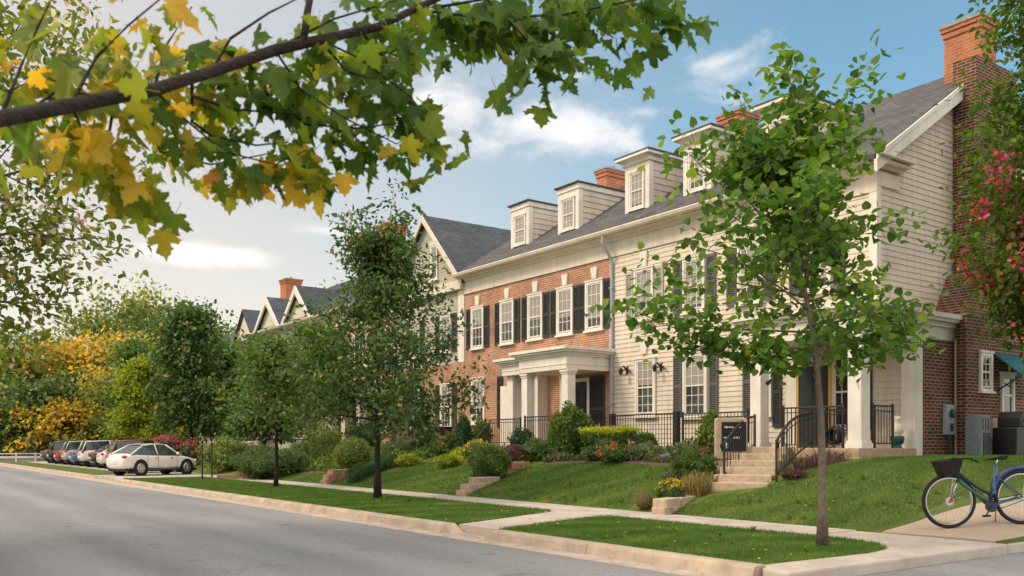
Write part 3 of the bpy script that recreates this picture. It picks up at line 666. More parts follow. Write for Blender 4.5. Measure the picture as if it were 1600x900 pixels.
# grass strips between kerb and sidewalk
def strip(poly):
    return MB().prism(poly, 'z', -.02, .158)
near = [(8.80, 7.05), (10.9, 6.98), (11.5, 7.1), (11.95, 7.5), (12.2, 8.3), (12.2, 13.62), (11.9, 13.62), (10.5, 13.22), (9.1, 12.68), (8.8, 12.55)]
farS = [(8.80, 14.0), (9.2, 14.12), (11.6, 15.1), (12.05, 15.35), (12.2, 15.6), (12.2, 40.6), (8.8, 40.6)]
bay = [(8.80, 46.4), (10.9, 46.4), (10.9, 86), (8.8, 86)]
struct('grass_strip', strip(near), M['lawn']); struct('far_grass_strip', strip(farS), M['lawn']); struct('bay_grass_strip', strip(bay), M['lawn'])

def inside(poly, X, Y):
    c = np.zeros(len(X), bool); j = len(poly) - 1
    for i in range(len(poly)):
        xi, yi = poly[i]; xj, yj = poly[j]
        c ^= ((yi > Y) != (yj > Y)) & (X < (xj - xi) * (Y - yi) / (yj - yi + 1e-12) + xi); j = i
    return c
DRY = [(gp(a_, b_)[0], gp(a_, b_)[1], r_) for a_, b_, r_ in ((855, 782, .55), (925, 785, .6), (1130, 800, .4), (1245, 815, .3), (1180, 822, .5), (700, 788, .5))]
def blades(name, poly, dens, hgt, zf, seed, dens_fall=None):
    rg = np.random.default_rng(seed); P = np.array(poly); x0, y0 = P.min(0); x1, y1 = P.max(0)
    n = int((x1 - x0) * (y1 - y0) * dens); X = rg.uniform(x0, x1, n); Y = rg.uniform(y0, y1, n)
    k = inside(poly, X, Y)
    if dens_fall: k &= rg.random(n) < np.clip(dens_fall / np.maximum(Y, .1), 0, 1) ** 1.5
    X = X[k]; Y = Y[k]; n = len(X); Z = np.array([zf(a, b) for a, b in zip(X, Y)]) if callable(zf) else np.full(n, zf)
    fall = np.clip(Y / (dens_fall or 1e9), 1, 3)
    T = rg.normal(0, .42, (n, 3)); T[:, 2] = 1
    clump = .47 + .13 * np.sin(X * 3.1 + 1.3 * np.sin(Y * 2.2)) * np.sin(Y * 2.7 + X) + .15 * np.sin(X * 1.1 + Y * 4.2 + .8 * np.sin(X * 1.7)) + .10 * np.sin(X * 9.3 + 2 * np.sin(Y * 6.1)) * np.sin(Y * 8.7)
    for qx, qy, qr in DRY: clump = clump + .55 * np.exp(-(((X - qx) / qr) ** 2 + ((Y - qy) / (qr * .55)) ** 2))
    o = leaf_mesh(name, np.stack([X, Y, Z], 1), T, rnd_dirs(rg, n), hgt * rg.uniform(.5, 1.4, n) * fall ** .3, clump + rg.normal(0, .2, n), 'blade', M['blade'], widen=1.35)
    return tag(o, kind='stuff')
tag(blades('mown_grass', [(a_ + .035 * (1 if a_ > 10 else -1), b_ + .03 * (1 if b_ > 10 else -1)) for a_, b_ in near], 3900, .045, .15, 1), 'short mown green grass on the near kerb strip', 'grass')
tag(blades('mown_grass', [(a_ + .035 * (1 if a_ > 10 else -1), b_ + (.0 if b_ > 30 else -.03)) for a_, b_ in farS], 2700, .05, .15, 2, 18), 'short mown green grass on the kerb strip beyond the crossing path', 'grass')
tag(blades('mown_grass', [(13.62, 8.7), (18.0, 8.7), (24, 8.2), (24, 11.7), (18.3, 11.9), (17.6, 12.6), (15.9, 12.4), (15.3, 12.6), (14.9, 13.3), (13.62, 13.3)], 1500, .055, zl, 3), 'sloping mown lawn beside the steps', 'grass')
tag(blades('mown_grass', [(13.62, 14.6), (16.6, 14.9), (17.2, 16.5), (17.4, 18.5), (17.35, 21), (17.05, 22.35), (16.2, 22.45), (13.62, 22.6)], 1300, .06, zl, 4), 'sloping mown lawn before the brick house', 'grass')
tag(blades('mown_grass', [(13.62, 22.6), (16.4, 22.4), (17.0, 29.2), (13.62, 30)], 900, .065, zl, 5), 'sloping mown lawn behind the dark low hedge', 'grass')
tag(blades('mown_grass', [(13.62, 30), (15.0, 29.6), (14.5, 36), (14.2, 41), (13.62, 42)], 700, .07, zl, 6), 'narrow strip of lawn before the juniper mound', 'grass')

rg = np.random.default_rng(71); wx_ = np.concatenate([rg.uniform(8.9, 12.1, 60), rg.uniform(13.8, 17, 60)]); wy_ = np.concatenate([rg.uniform(7.3, 26, 60), rg.uniform(9, 21, 60)])
ok_ = ~((wx_ < 12.3) & (wy_ > 12.3) & (wy_ < 15.7)) & ~((wx_ > 13.6) & (wy_ > 12.2) & (wy_ < 15.2)); wx_, wy_ = wx_[ok_], wy_[ok_]; q_ = 9; n = len(wx_) * q_
wz_ = np.array([.165 if a < 12.3 else zl(a, b) + .01 for a, b in zip(wx_, wy_)])
tag(leaf_mesh('weeds', np.repeat(np.stack([wx_, wy_, wz_], 1), q_, axis=0), rnd_dirs(rg, n) + np.array([0, 0, .55]), rnd_dirs(rg, n) * .4 + np.array([0, 0, 1]), rg.uniform(.05, .12, n), rg.uniform(.3, .9, n), 'oval', M['bright_leaf']), 'broad-leaved weeds dotted through the mown grass', 'weeds', kind='stuff')
rg = np.random.default_rng(44); n = 240
Xf = np.concatenate([rg.uniform(8.1, 8.5, 90), rg.uniform(6.2, 8.1, 30), rg.uniform(8.8, 13.6, 90), rg.uniform(13.7, 17, 30)]); Yf = np.concatenate([rg.uniform(7, 24, 90), rg.uniform(8, 22, 30), rg.uniform(7, 22, 90), rg.uniform(9, 13, 30)])
Zf = np.array([.012 if a < 8.5 else (.20 if a < 12.2 else .165 if a < 13.6 else zl(a, b) + .06) for a, b in zip(Xf, Yf)])
tag(leaf_mesh('fallen_leaves', np.stack([Xf, Yf, Zf], 1), rnd_dirs(rg, n) * np.array([1, 1, .12]), rnd_dirs(rg, n) * .35 + np.array([0, 0, 1]), rg.uniform(.035, .075, n), rg.uniform(.5, 1, n), 'oval', M['orange_leaf']), 'scattered small dry fallen leaves on the gutter, grass and sidewalk', 'leaves', kind='stuff')

# ================================================================== HOUSES
WIN = {}
def win_mesh(w, h, cols, rows, case=.09, sill=True):
    """sash window facing -X, centred at the origin; returns frame mesh and pane mesh"""
    key = (round(w, 2), round(h, 2), cols, rows, case, sill)
    if key in WIN: return WIN[key]
    f = MB(); a, b = w / 2, h / 2
    f.box(-.07, 0, -a, -a + case, -b, b).box(-.07, 0, a - case, a, -b, b).box(-.07, 0, -a + case, a - case, b - case, b).box(-.07, 0, -a + case, a - case, -b, -b + case * .7)
    f.box(-.095, 0, -a - .03, a + .03, b, b + .05)
    if sill: f.box(-.12, 0, -a - .05, a + .05, -b - .06, -b)
    ia, ib = a - case, b - case
    s = .045
    f.box(-.045, -.01, -ia, -ia + s, -ib, ib).box(-.045, -.01, ia - s, ia, -ib, ib).box(-.045, -.01, -ia + s, ia - s, ib - s, ib).box(-.045, -.01, -ia + s, ia - s, -ib, -ib + s)
    f.box(-.055, -.01, -ia + s, ia - s, -.025, .025)
    for i in range(1, cols):
        y = -ia + 2 * ia * i / cols; f.box(-.038, -.01, y - .011, y + .011, -ib + s, -.025).box(-.038, -.01, y - .011, y + .011, .025, ib - s)
    for i in range(1, rows):
        if abs(i - rows / 2) < .01: continue
        z = -ib + 2 * ib * i / rows
        f.box(-.034, -.01, -ia + s, ia - s, z - .010, z + .010)
    me = f.mesh('window', M['white'])
    p = MB().box(-.022, -.012, -ia + .005, ia - .005, -ib + .005, ib - .005)
    WIN[key] = (me, p); return WIN[key]
PANE = {}
def window(parent, off, X, Y, z0, z1, w, cols=3, rows=4, glass='glass', rz=0, sill=True, name='window'):
    me, p = win_mesh(w, z1 - z0, cols, rows, sill=sill)
    o = link(name, me, parent, (X - off[0], Y - off[1], (z0 + z1) / 2 - off[2]), rz=rz)
    k = (me.name, glass)
    if k not in PANE: PANE[k] = p.mesh('pane', M[glass])
    link('pane', PANE[k], o)
    return o
SHUT = {}
def shutter(parent, off, X, Y, z0, z1, w, m='shutter', rz=0):
    k = (round(w, 2), round(z1 - z0, 2), m)
    if k not in SHUT:
        s = MB(); a, b = w / 2, (z1 - z0) / 2; t = .05
        s.box(-.05, 0, -a, -a + t, -b, b).box(-.05, 0, a - t, a, -b, b)
        for z in (-b, -.05, b - .1): s.box(-.048, 0, -a + t, a - t, z, z + .1)
        z = -b + .1
        while z < b - .12:
            s.prism([(-.008, z), (-.042, z + .012), (-.042, z + .022), (-.008, z + .05)], 'y', -a + t, a - t); z += .055
        SHUT[k] = s.mesh('shutter', M[m])
    return link('shutter', SHUT[k], parent, (X - off[0], Y - off[1], (z0 + z1) / 2 - off[2]), rz=rz)
def keystone(parent, off, X, Y, z, h=.42, w=.30):
    k = MB().prism([(-w * .33, -.0), (w * .33, 0), (w * .5, h * .8), (w * .5, h), (-w * .5, h), (-w * .5, h * .8)], 'x', -.07, 0)
    return k.build('keystone', M['white'], parent, loc=(X - off[0], Y - off[1], z - off[2]), bevel=.01)
def clap(mb, face, c, a0, a1, z0, z1, st=.155, lip=.022, tri=None):
    """lapped boards: face 'x' looks to -X at plane X=c over Y a0..a1; face 'y' looks to -Y. tri=(peak_a, peak_z, eave_z, half) cuts to a gable"""
    z = z0
    while z < z1 - .01:
        zt = min(z1, z + st); l0, l1 = a0, a1
        if tri and (z + zt) / 2 > tri[2]:
            hw = tri[3] * (tri[1] - zt) / (tri[1] - tri[2])
            if hw < .03: break
            l0, l1 = max(a0, tri[0] - hw), min(a1, tri[0] + hw)
        def P(d, a, zz): return (c - d, a, zz) if face == 'x' else (a, c - d, zz)
        vs_ = [P(lip, l0, z), P(lip, l1, z), P(.003, l1, zt), P(.003, l0, zt), P(0, l0, z), P(0, l1, z)]
        mb.add(vs_, [(0, 1, 2, 3), (4, 5, 1, 0)] if face == 'x' else [(3, 2, 1, 0), (0, 1, 5, 4)])
        z = zt
RS = .654
def roof_along_y(y0, y1, xe=20.55, ze=8.93, xr=26.2, th=.14, back=31.8):
    zr = ze + (xr - xe) * RS
    return MB().prism([(xe, ze), (xr, zr), (back, ze), (back, ze - th), (xr, zr - th), (xe, ze - th)], 'y', y0, y1)
def zroof(X): return 8.93 + (X - 20.55) * RS
def cornice(parent, off, y0, y1, m='trim'):
    c = MB()
    c.box(XF - .06, XF - .0245, y0, y1, 8.10, 8.22).box(XF - .05, XF - .0245, y0, y1, 8.22, 8.62)
    c.prism([(XF - .03, 8.62), (XF - .10, 8.62), (XF - .14, 8.70), (XF - .24, 8.74), (XF - .40, 8.74), (XF - .40, 8.80), (XF - .03, 8.80)], 'y', y0, y1)
    c.build('cornice', M[m], parent, off=off)
    gq = MB().prism([(XF - .60, 8.93), (XF - .62, 8.90), (XF - .58, 8.81), (XF - .52, 8.78), (XF - .41, 8.78), (XF - .41, 8.795), (XF - .50, 8.80), (XF - .56, 8.83), (XF - .60, 8.93)][:-1], 'y', y0, y1)
    gq.build('gutter', M[m], parent, off=off)
def dormer(parent, off, yc, w=1.22, X=21.95, top=11.35, fancy=False):
    zb = zroof(X) - .05; y0, y1 = yc - w / 2, yc + w / 2
    xe = 20.55 + (top - 8.93) / RS     # where its top meets the roof
    b = MB().prism([(X, zb), (X, top), (xe + .25, top), (xe + .25, zroof(xe + .25) - .2), (X + .1, zb - .15)], 'y', y0, y1)
    d = b.build('dormer', M['white'], parent, off=off)
    s = MB(); z = zb + .02
    while z < top - .1:        # boards on the side that looks down the street
        zt = min(top - .06, z + .22); xl = X + .16; xr = 20.55 + ((z + zt) / 2 - 8.93) / RS
        if xr > xl + .05: s.add([(xl, y0 - .03, z), (xr, y0 - .03, z), (xr, y0 - .008, zt), (xl, y0 - .008, zt), (xl, y0, z), (xr, y0, z)], [(0, 1, 2, 3), (4, 5, 1, 0), (0, 3, 4)])
        z = zt
    s.build('siding', M['siding'], d, off=off)
    t = MB()
    t.box(X - .05, X, y0 - .03, y0 + .16, zb, top).box(X - .05, X, y1 - .16, y1 + .03, zb, top).box(X - .05, X, y0 + .16, y1 - .16, top - .26, top)
    t.box(X - .05, X + .16, y0 - .035, y0 - .031, zb + .0, top)
    if fancy:
        t.prism([(X - .06, top), (X - .10, top), (X - .14, top + .10), (X - .26, top + .16), (X - .30, top + .26), (xe + .5, top + .26), (xe + .5, top)], 'y', y0 - .10, y1 + .10)
        t.box(X - .34, xe + .5, y0 - .26, y1 + .26, top + .18, top + .27)
        rt = top + .273; ov = .30
    else:
        t.box(X - .09, xe + .45, y0 - .07, y1 + .07, top, top + .20); rt = top + .203; ov = .13
    t.build('dormer_trim', M['white'], d, off=off, bevel=.01)
    MB().box(X - ov - .05, xe + .8, y0 - ov, y1 + ov, rt, rt + .05).build('dormer_roof', M['slateY'], d, off=off)
    me, p = win_mesh(w - .42, top - zb - .36, 3, 4, .06)
    o = link('dormer_window', me, d, (X - .012 - off[0], yc - off[1], (zb + .08 + top - .28) / 2 - off[2]))
    k = (me.name, 'dg')
    if k not in PANE: PANE[k] = p.mesh('dormer_pane', M['glass_pale'])
    pn = link('dormer_pane', PANE[k], d, (X - .012 - off[0], yc - off[1], (zb + .08 + top - .28) / 2 - off[2]))
def chimney(parent, off, x0, x1, y0, y1, z0, z1, cap='stone', m='brick_chim'):
    c = MB().box(x0, x1, y0, y1, z0, z1 - .28).box(x0 - .04, x1 + .04, y0 - .04, y1 + .04, z1 - .28, z1 - .12).box(x0 - .08, x1 + .08, y0 - .08, y1 + .08, z1 - .12, z1)
    o = c.build('chimney', M[m], parent, off=off)
    k = MB().box(x0 - .11, x1 + .11, y0 - .11, y1 + .11, z1, z1 + .07); k.lathe([(.13, 0), (.12, .22)], ((x0 + x1) / 2, (y0 + y1) / 2, z1 + .07), 12)
    k.build('chimney_cap', M[cap], o, off=off)
    return o
def column(parent, off, x, y, z0, z1, s=.36, name='column', m='white'):
    a = s / 2; c = MB()
    c.box(x - a, x + a, y - a, y + a, z0 + .18, z1 - .16)
    c.box(x - a - .05, x + a + .05, y - a - .05, y + a + .05, z0, z0 + .12).box(x - a - .025, x + a + .025, y - a - .025, y + a + .025, z0 + .12, z0 + .18)
    c.box(x - a - .025, x + a + .025, y - a - .025, y + a + .025, z1 - .16, z1 - .09).box(x - a - .055, x + a + .055, y - a - .055, y + a + .055, z1 - .09, z1)
    return c.build(name, M[m], parent, off=off, bevel=.008)
def entab(parent, off, x0, x1, y0, y1, z0, z1, name='porch_roof'):
    """box entablature with a stepped crown on the three open sides"""
    c = MB().box(x0, x1, y0, y1, z0, z1 - .30)
    h = z1 - .30
    for i, (d, t) in enumerate(((.05, .06), (.10, .07), (.20, .07), (.27, .10))):
        c.box(x0 - d, x1, y0 - d, y1 + d, h, h + t); h += t
    c.box(x0 - .02, x1, y0 - .02, y1 + .02, z0 + .16, z0 + .19)
    return c.build(name, M['white'], parent, off=off, bevel=.006)
def door(parent, off, X, yc, z0, w=.95, h=2.15, m='black', fm='white'):
    f = MB().box(X - .08, X, yc - w / 2 - .12, yc - w / 2, z0, z0 + h + .12).box(X - .08, X, yc + w / 2, yc + w / 2 + .12, z0, z0 + h + .12).box(X - .08, X, yc - w / 2, yc + w / 2, z0 + h, z0 + h + .12)
    fr = f.build('door_frame', M[fm], parent, off=off)
    d = MB().box(X - .045, X - .004, yc - w / 2, yc + w / 2, z0, z0 + h)
    for zz in (.2, 1.15): d.box(X - .06, X - .045, yc - w / 2 + .1, yc - .04, z0 + zz, z0 + zz + .8).box(X - .06, X - .045, yc + .04, yc + w / 2 - .1, z0 + zz, z0 + zz + .8)
    do = d.build('door', M[m], parent, off=off)
    MB().lathe([(.0, 0), (.03, -.03), (.03, -.07), (0, -.08)], (X - .045, yc - w / 2 + .08, z0 + 1.0), 8, 'x').build('handle', M['chrome'], do, off=off)

# ---------------------------------------------------------------- cream house at the corner
YW0, YW1 = 13.2, 23.2
OF = (21.0, 18.0, 1.2)
wh = empty('townhouse', OF, 0, 'cream clapboard townhouse nearest the corner, with a tall brick chimney on its end wall', 'house', 'row of townhouses')
b = MB().box(XF, 31.4, YW0, YW1, .9, 8.85).box(XF, 31.4, 12.2, YW0 - .002, .9, 4.3)
tri = [(21, 8.85), (31.4, 8.85), (26.2, 8.85 + 5.2 * RS)]
b.prism(tri, 'y', YW0, YW0 + .2)
b.build('core_wall', M['siding'], wh, off=OF)
s = MB(); clap(s, 'x', XF, 12.21, YW1, 1.5, 4.29); clap(s, 'x', XF, YW0, YW1, 4.29, 8.1); s.build('front_siding', M['siding'], wh, off=OF)
s = MB(); clap(s, 'y', YW0, XF, 31.4, 4.5, 12.3, tri=(26.2, 8.85 + 5.2 * RS, 8.85, 5.2)); s.build('end_siding', M['siding'], wh, off=OF)
MB().box(XF - .045, XF + .16, YW0 - .045, YW0 + .18, 4.9, 8.6).build('corner_board', M['white'], wh, off=OF)
roof_along_y(YW0 - .28, YW1).build('roof', M['slateY'], wh, off=OF)
rk = MB()
zr = 8.93 + 5.65 * RS
for sgn, xe in ((1, 20.55), (-1, 31.85)):
    rk.prism([(xe, 8.93 - .14), (26.2, zr - .14), (26.2, zr - .46), (xe, 8.93 - .46)], 'y', YW0 - .31, YW0 - .22)
    rk.prism([(xe, 8.93 - .02), (26.2, zr - .02), (26.2, zr - .14), (xe, 8.93 - .14)], 'y', YW0 - .34, YW0 - .25)
rk.build('rake_board', M['white'], wh, off=OF)
cornice(wh, OF, YW0 - .05, YW1)
rt_ = MB()       # cornice returning round the corner onto the end wall
for d, z0_, z1_ in ((.06, 8.10, 8.62), (.16, 8.62, 8.70), (.30, 8.70, 8.78), (.42, 8.78, 8.9)): rt_.box(XF - d, XF + .95 + d * .5, YW0 - d, YW0 - .026, z0_ + .16, z1_)
rt_.build('cornice_return', M['trim'], wh, off=OF)
for yc, fancy in ((22.95, True), (20.15, True), (16.9, True)): dormer(wh, OF, yc, 1.15, fancy=fancy, top=11.45)
chimney(wh, OF, 25.2, 26.2, 21.2, 22.1, 11.4, 13.5)
# end-wall brickwork: lower wing face, chimney breast and stack
be = MB().box(XF + .3, 31.4, 12.12, 12.2, .9, 4.25).box(22.8, 28.6, 11.8, 12.12, .9, 4.95)
be.prism([(23.6, 4.95), (28.4, 4.95), (27.6, 6.3), (24.4, 6.3)], 'y', 12.25, 13.19).box(24.7, 26.9, 12.5, 13.18, 6.3, 12.3)
be.build('chimney_breast', M['brick_dark'], wh, off=OF)
chimney(wh, OF, 25.3, 26.15, 12.7, 13.75, 11.6, 13.6, m='brick_chim')
wr = MB()        # ledge roof over the side wing
for i, (d, z0_, z1_) in enumerate(((.05, 4.28, 4.6), (.12, 4.6, 4.72), (.24, 4.72, 4.80), (.30, 4.80, 4.92))): wr.box(XF - .5, 23.3 + d, 12.2 - d, 13.17, z0_, z1_)
wr.build('ledge_cornice', M['white'], wh, off=OF)
MB().box(XF - .06, XF + .3, 12.12, 12.5, .95, 4.26).build('pilaster', M['white'], wh, off=OF, bevel=.01)
# porch
MB().box(18.55, XF, 12.1, 15.75, .7, 1.52).build('porch_floor', M['stone'], wh, off=OF, bevel=.02)
entab(wh, OF, 18.75, XF - .026, 12.15, 15.6, 4.2, 4.92)
column(wh, OF, 18.98, 12.38, 1.52, 4.2, .36); column(wh, OF, 18.98, 15.28, 1.52, 4.2, .34)
MB().box(XF - .12, XF - .023, 15.55, 15.9, 1.52, 4.2).build('pilaster', M['white'], wh, off=OF)
MB().box(18.8, XF - .03, 12.2, 15.55, 4.19, 4.215).build('porch_ceiling', M['trim'], wh, off=OF)
door(wh, OF, XF - .025, 15.02, 1.55, .95, 2.2, 'slate_panel', fm='trim_amber')
window(wh, OF, XF - .024, 14.05, 2.0, 4.0, .85, 3, 4, 'glass_dark')
for yy in (13.42, 14.62): shutter(wh, OF, XF - .026, yy, 2.0, 4.0, .26, 'shutter')
# windows: upper row, lower row
for i, yy in enumerate((21.62, 19.4, 17.2, 14.95)):
    window(wh, OF, XF - .024, yy, 5.75, 7.45, .92, 3, 4, 'glass_pale')
    keystone(wh, OF, XF - .024, yy, 7.52, .5, .34)
    for sg in (-1, 1): shutter(wh, OF, XF - .026, yy + sg * .70, 5.75, 7.45, .36, 'shutter_pale' if i == 0 else 'shutter_grey')
window(wh, OF, XF - .024, 21.55, 2.55, 4.45, .95, 3, 6, 'glass_pale'); keystone(wh, OF, XF - .024, 21.62, 4.62, .45, .32)
window(wh, OF, XF - .024, 19.35, 2.45, 4.45, 1.0, 3, 6, 'glass_pale')
for sg in (-1, 1): shutter(wh, OF, XF - .026, 19.35 + sg * .75, 2.45, 4.45, .34, 'shutter_grey')
shutter(wh, OF, XF - .026, 17.3, 2.45, 4.45, .34, 'shutter_grey'); shutter(wh, OF, XF - .026, 16.25, 2.1, 4.1, .3, 'shutter')
window(wh, OF, XF - .024, 16.78, 2.45, 4.45, .7, 2, 4, 'glass_pale')
pdm = MB().box(XF - .12, XF - .024, 18.75, 19.95, 4.52, 4.66)
pdm.box(XF - .2, XF - .024, 18.68, 20.02, 4.66, 4.73)
pdm.prism([(18.7 + 1.3 * i / 10, 4.73 + .30 * math.sin(math.pi * i / 10) ** .8) for i in range(11)][::-1], 'x', XF - .16, XF - .024)
pdm.build('window_pediment', M['trim'], wh, off=OF)
MB().box(XF - .04, XF - .023, YW0, YW1, 1.0, 1.5).build('foundation', M['stone'], wh, off=OF)
# end wall: small window, awning and door
window(wh, OF, 23.7, 11.798, 3.0, 4.0, .62, 2, 4, 'glass_dark', rz=R(90))
window(wh, OF, 24.85, 11.798, 2.35, 3.5, .7, 1, 2, 'glass_dark', rz=R(90), name='side_window')
aw = MB().prism([(11.78, 4.02), (11.05, 3.45), (11.05, 3.38), (11.78, 3.95)], 'x', 24.2, 25.8)
for xx in [24.2 + .2 * i for i in range(9)]: aw.box(xx - .015, xx + .015, 11.05, 11.07, 3.30, 3.40)
for i in range(8): aw.tube([(24.3 + .2 * i, 11.75, 4.035), (24.3 + .2 * i, 11.04, 3.47)], .018, 5)
aw.build('awning', M['teal'], wh, off=OF)
for xx in (24.22, 25.78): MB().tube([(xx, 11.78, 3.0), (xx, 11.08, 3.42)], .02, 6).build('awning_arm', M['slate_panel'], wh, off=OF)
MB().tube([(22.74, 12.06, 1.2), (22.74, 12.06, 4.3)], .03, 8).build('conduit_pipe', M['tan_box'], wh, off=OF)
mb_ = MB().box(22.2, 22.6, 12.0, 12.118, 1.85, 2.62); mt = mb_.build('meter_box', M['grey_metal'], wh, off=OF, bevel=.02)
MB().lathe([(0.0, 0), (.11, -.02), (.11, -.06), (.09, -.08), (0, -.085)], (22.44, 12.0, 2.4), 16, 'y').build('meter_dial', M['slate_panel'], mt, off=OF)
MB().box(22.37, 22.51, 11.985, 12.0, 1.95, 2.15).build('meter_hatch', M['slate_panel'], mt, off=OF); MB().tube([(22.38, 12.05, 1.85), (22.38, 12.05, 1.1)], .04, 8).build('conduit_pipe', M['slate_panel'], wh, off=OF)
MB().box(23.75, 24.1, 11.62, 11.797, 1.75, 2.3).build('junction_box', M['tan_box'], wh, off=OF, bevel=.01)
# bracket lanterns beside the lower window
for yy in (22.45, 20.85):
    l = MB().box(XF - .05, XF - .023, yy - .04, yy + .04, 4.0, 4.25).tube([(XF - .05, yy, 4.1), (XF - .2, yy, 4.28), (XF - .32, yy, 4.2)], .012, 6)
    for k in range(7): a = k * .9; l.tube([(XF - .12, yy, 4.15), (XF - .12 - .1 * math.cos(a), yy + .3 * math.sin(a), 4.15 + .12 * math.cos(2.2 * a))], [.012, .02], 5)
    l.lathe([(.03, 0), (.07, -.04), (.06, -.2), (.02, -.24)], (XF - .32, yy, 4.2), 8)
    l.build('wall_lantern', M['iron'], wh, off=OF)
# downspout on the joint of the two houses
dn = MB().tube([(XF - .52, 23.16, 8.78), (XF - .52, 23.16, 8.55), (XF - .12, 23.16, 8.0), (XF - .09, 23.16, 7.8), (XF - .09, 23.16, 1.5)], .055, 10)
for zz in (3, 5, 7): dn.box(XF - .16, XF - .02, 23.08, 23.24, zz, zz + .05)
dn.build('downspout', M['pipe'], wh, off=OF, smooth=False)

# ---------------------------------------------------------------- orange brick house
YB0, YB1 = 23.205, 32.7
OB = (21.0, 28.0, 1.2)
br = empty('townhouse', OB, 0, 'orange brick townhouse with five shuttered upper windows and a square white porch', 'house', 'row of townhouses')
MB().box(XF, 31.4, YB0, YB1, .9, 8.85).build('wall', M['brick'], br, off=OB)
roof_along_y(YB0, YB1 + .1).build('roof', M['slateY'], br, off=OB); cornice(br, OB, YB0, YB1 + .08)
MB().box(XF - .03, XF - .001, YB0 + .01, YB0 + .13, 1.5, 8.1).build('corner_strip', M['trim'], br, off=OB)
for yc in (29.9, 26.75): dormer(br, OB, yc, 1.2, top=11.35)
chimney(br, OB, 25.2, 26.4, 28.25, 28.85, 11.5, 13.2, cap='grey_metal')
for yy in (31.66, 29.5, 27.62, 25.8, 24.15):
    window(br, OB, XF - .001, yy, 5.68, 7.42, .94, 3, 4, 'glass'); keystone(br, OB, XF - .001, yy, 7.5, .42, .34)
    for sg in (-1, 1): shutter(br, OB, XF - .002, yy + sg * .68, 5.68, 7.42, .36)
window(br, OB, XF - .001, 31.6, 2.5, 4.4, .98, 3, 6, 'glass'); shutter(br, OB, XF - .002, 30.0, 2.3, 4.4, .38)
entab(br, OB, 19.0, XF - .002, 23.3, 26.0, 4.15, 4.9)
MB().box(18.9, XF, 23.25, 26.1, .8, 1.66).build('porch_floor', M['stone'], br, off=OB, bevel=.02)
for yy in (23.5, 25.78): column(br, OB, 19.25, yy, 1.66, 4.15, .34)
MB().box(XF - .12, XF - .002, 25.7, 26.0, 1.66, 4.15).build('pilaster', M['white'], br, off=OB)
door(br, OB, XF - .002, 24.95, 1.68, .9, 2.2, 'black')
shutter(br, OB, XF - .003, 24.0, 1.7, 4.05, .8); window(br, OB, XF - .001, 25.55, 2.0, 3.9, .35, 1, 4, 'glass_dark')
entab(br, OB, 20.3, XF - .002, 26.75, 28.9, 4.3, 4.95, 'door_hood')
sp = MB().box(20.5, XF - .002, 28.45, 28.85, 1.6, 4.3).box(20.5, XF - .002, 26.85, 27.2, 1.6, 4.3).box(XF - .3, XF - .005, 28.85, 29.6, 1.6, 3.95); sp.build('door_surround', M['white'], br, off=OB, bevel=.01)
MB().box(20.2, XF, 26.6, 29.7, .8, 1.6).build('door_landing', M['stone'], br, off=OB)
door(br, OB, XF - .004, 27.8, 1.62, .95, 2.3, 'slate_panel')
ln = MB().lathe([(.02, .1), (.07, .05), (.06, -.15), (.0, -.18)], (XF - .2, 25.35, 3.5), 8).tube([(XF, 25.35, 3.7), (XF - .2, 25.35, 3.75), (XF - .2, 25.35, 3.6)], .015, 6); ln.build('wall_lantern', M['iron'], br, off=OB)

# ---------------------------------------------------------------- grey gabled house
OG = (21.0, 35.9, 1.2)
gh = empty('townhouse', OG, 0, 'grey shingled townhouse with a steep street gable and a narrow attic window', 'house', 'row of townhouses')
YG0, YG1, YGC, ZGP = 32.705, 39.1, 35.9, 12.15
MB().box(XF, 31.4, YG0, YG1, .9, 8.8).prism([(YG0, 8.8), (YG1, 8.8), (YGC, ZGP - .15)], 'x', XF, 31.4).build('wall', M['siding_grey'], gh, off=OG)
s = MB(); clap(s, 'x', XF, YG0, YG1, 5.2, 12.0, .13, .016, tri=(YGC, ZGP - .15, 8.8, 3.2)); s.build('gable_siding', M['siding_grey'], gh, off=OG)
rf = MB()
for sg in (-1, 1):
    ye = YGC + sg * 3.32
    rf.prism([(YGC, ZGP + .03), (ye, 8.72), (ye, 8.58), (YGC, ZGP - .11)], 'x', 20.75, 31.8)
rf.build('roof', M['slateX'], gh, off=OG)
rk = MB()
for sg in (-1, 1):
    ye = YGC + sg * 3.34; rk.prism([(YGC, ZGP + .0), (ye, 8.70), (ye, 8.42), (YGC, ZGP - .30)], 'x', 20.68, 20.745)
rk.box(XF - .25, XF - .02, YG0, YG1, 8.35, 8.75)
rk.build('rake_board', M['trim'], gh, off=OG)
MB().box(XF - .03, XF - .0, YG0 + .02, YG0 + .5, 5.2, 8.35).build('corner_board', M['white'], gh, off=OG)
window(gh, OG, XF - .018, 35.2, 9.1, 10.7, .62, 2, 4, 'glass'); MB().box(XF - .1, XF - .02, 34.8, 35.6, 10.75, 10.9).build('window_hood', M['trim'], gh, off=OG)
for yy in (34.2, 37.0):
    window(gh, OG, XF - .018, yy, 5.7, 7.4, .9); window(gh, OG, XF - .001, yy, 2.3, 4.3, .95, 3, 6)
    for sg in (-1, 1): shutter(gh, OG, XF - .019, yy + sg * .7, 5.7, 7.4, .34); shutter(gh, OG, XF - .002, yy + sg * .72, 2.3, 4.3, .34)
MB().box(XF - .02, XF - .0, YG0, YG1, 1.0, 5.2).build('lower_wall', M['brick'], gh, off=OG)
MB().box(20.2, XF - .021, 33.0, 34.4, .9, 1.95).build('areaway_wall', M['brick'], gh, off=OG)

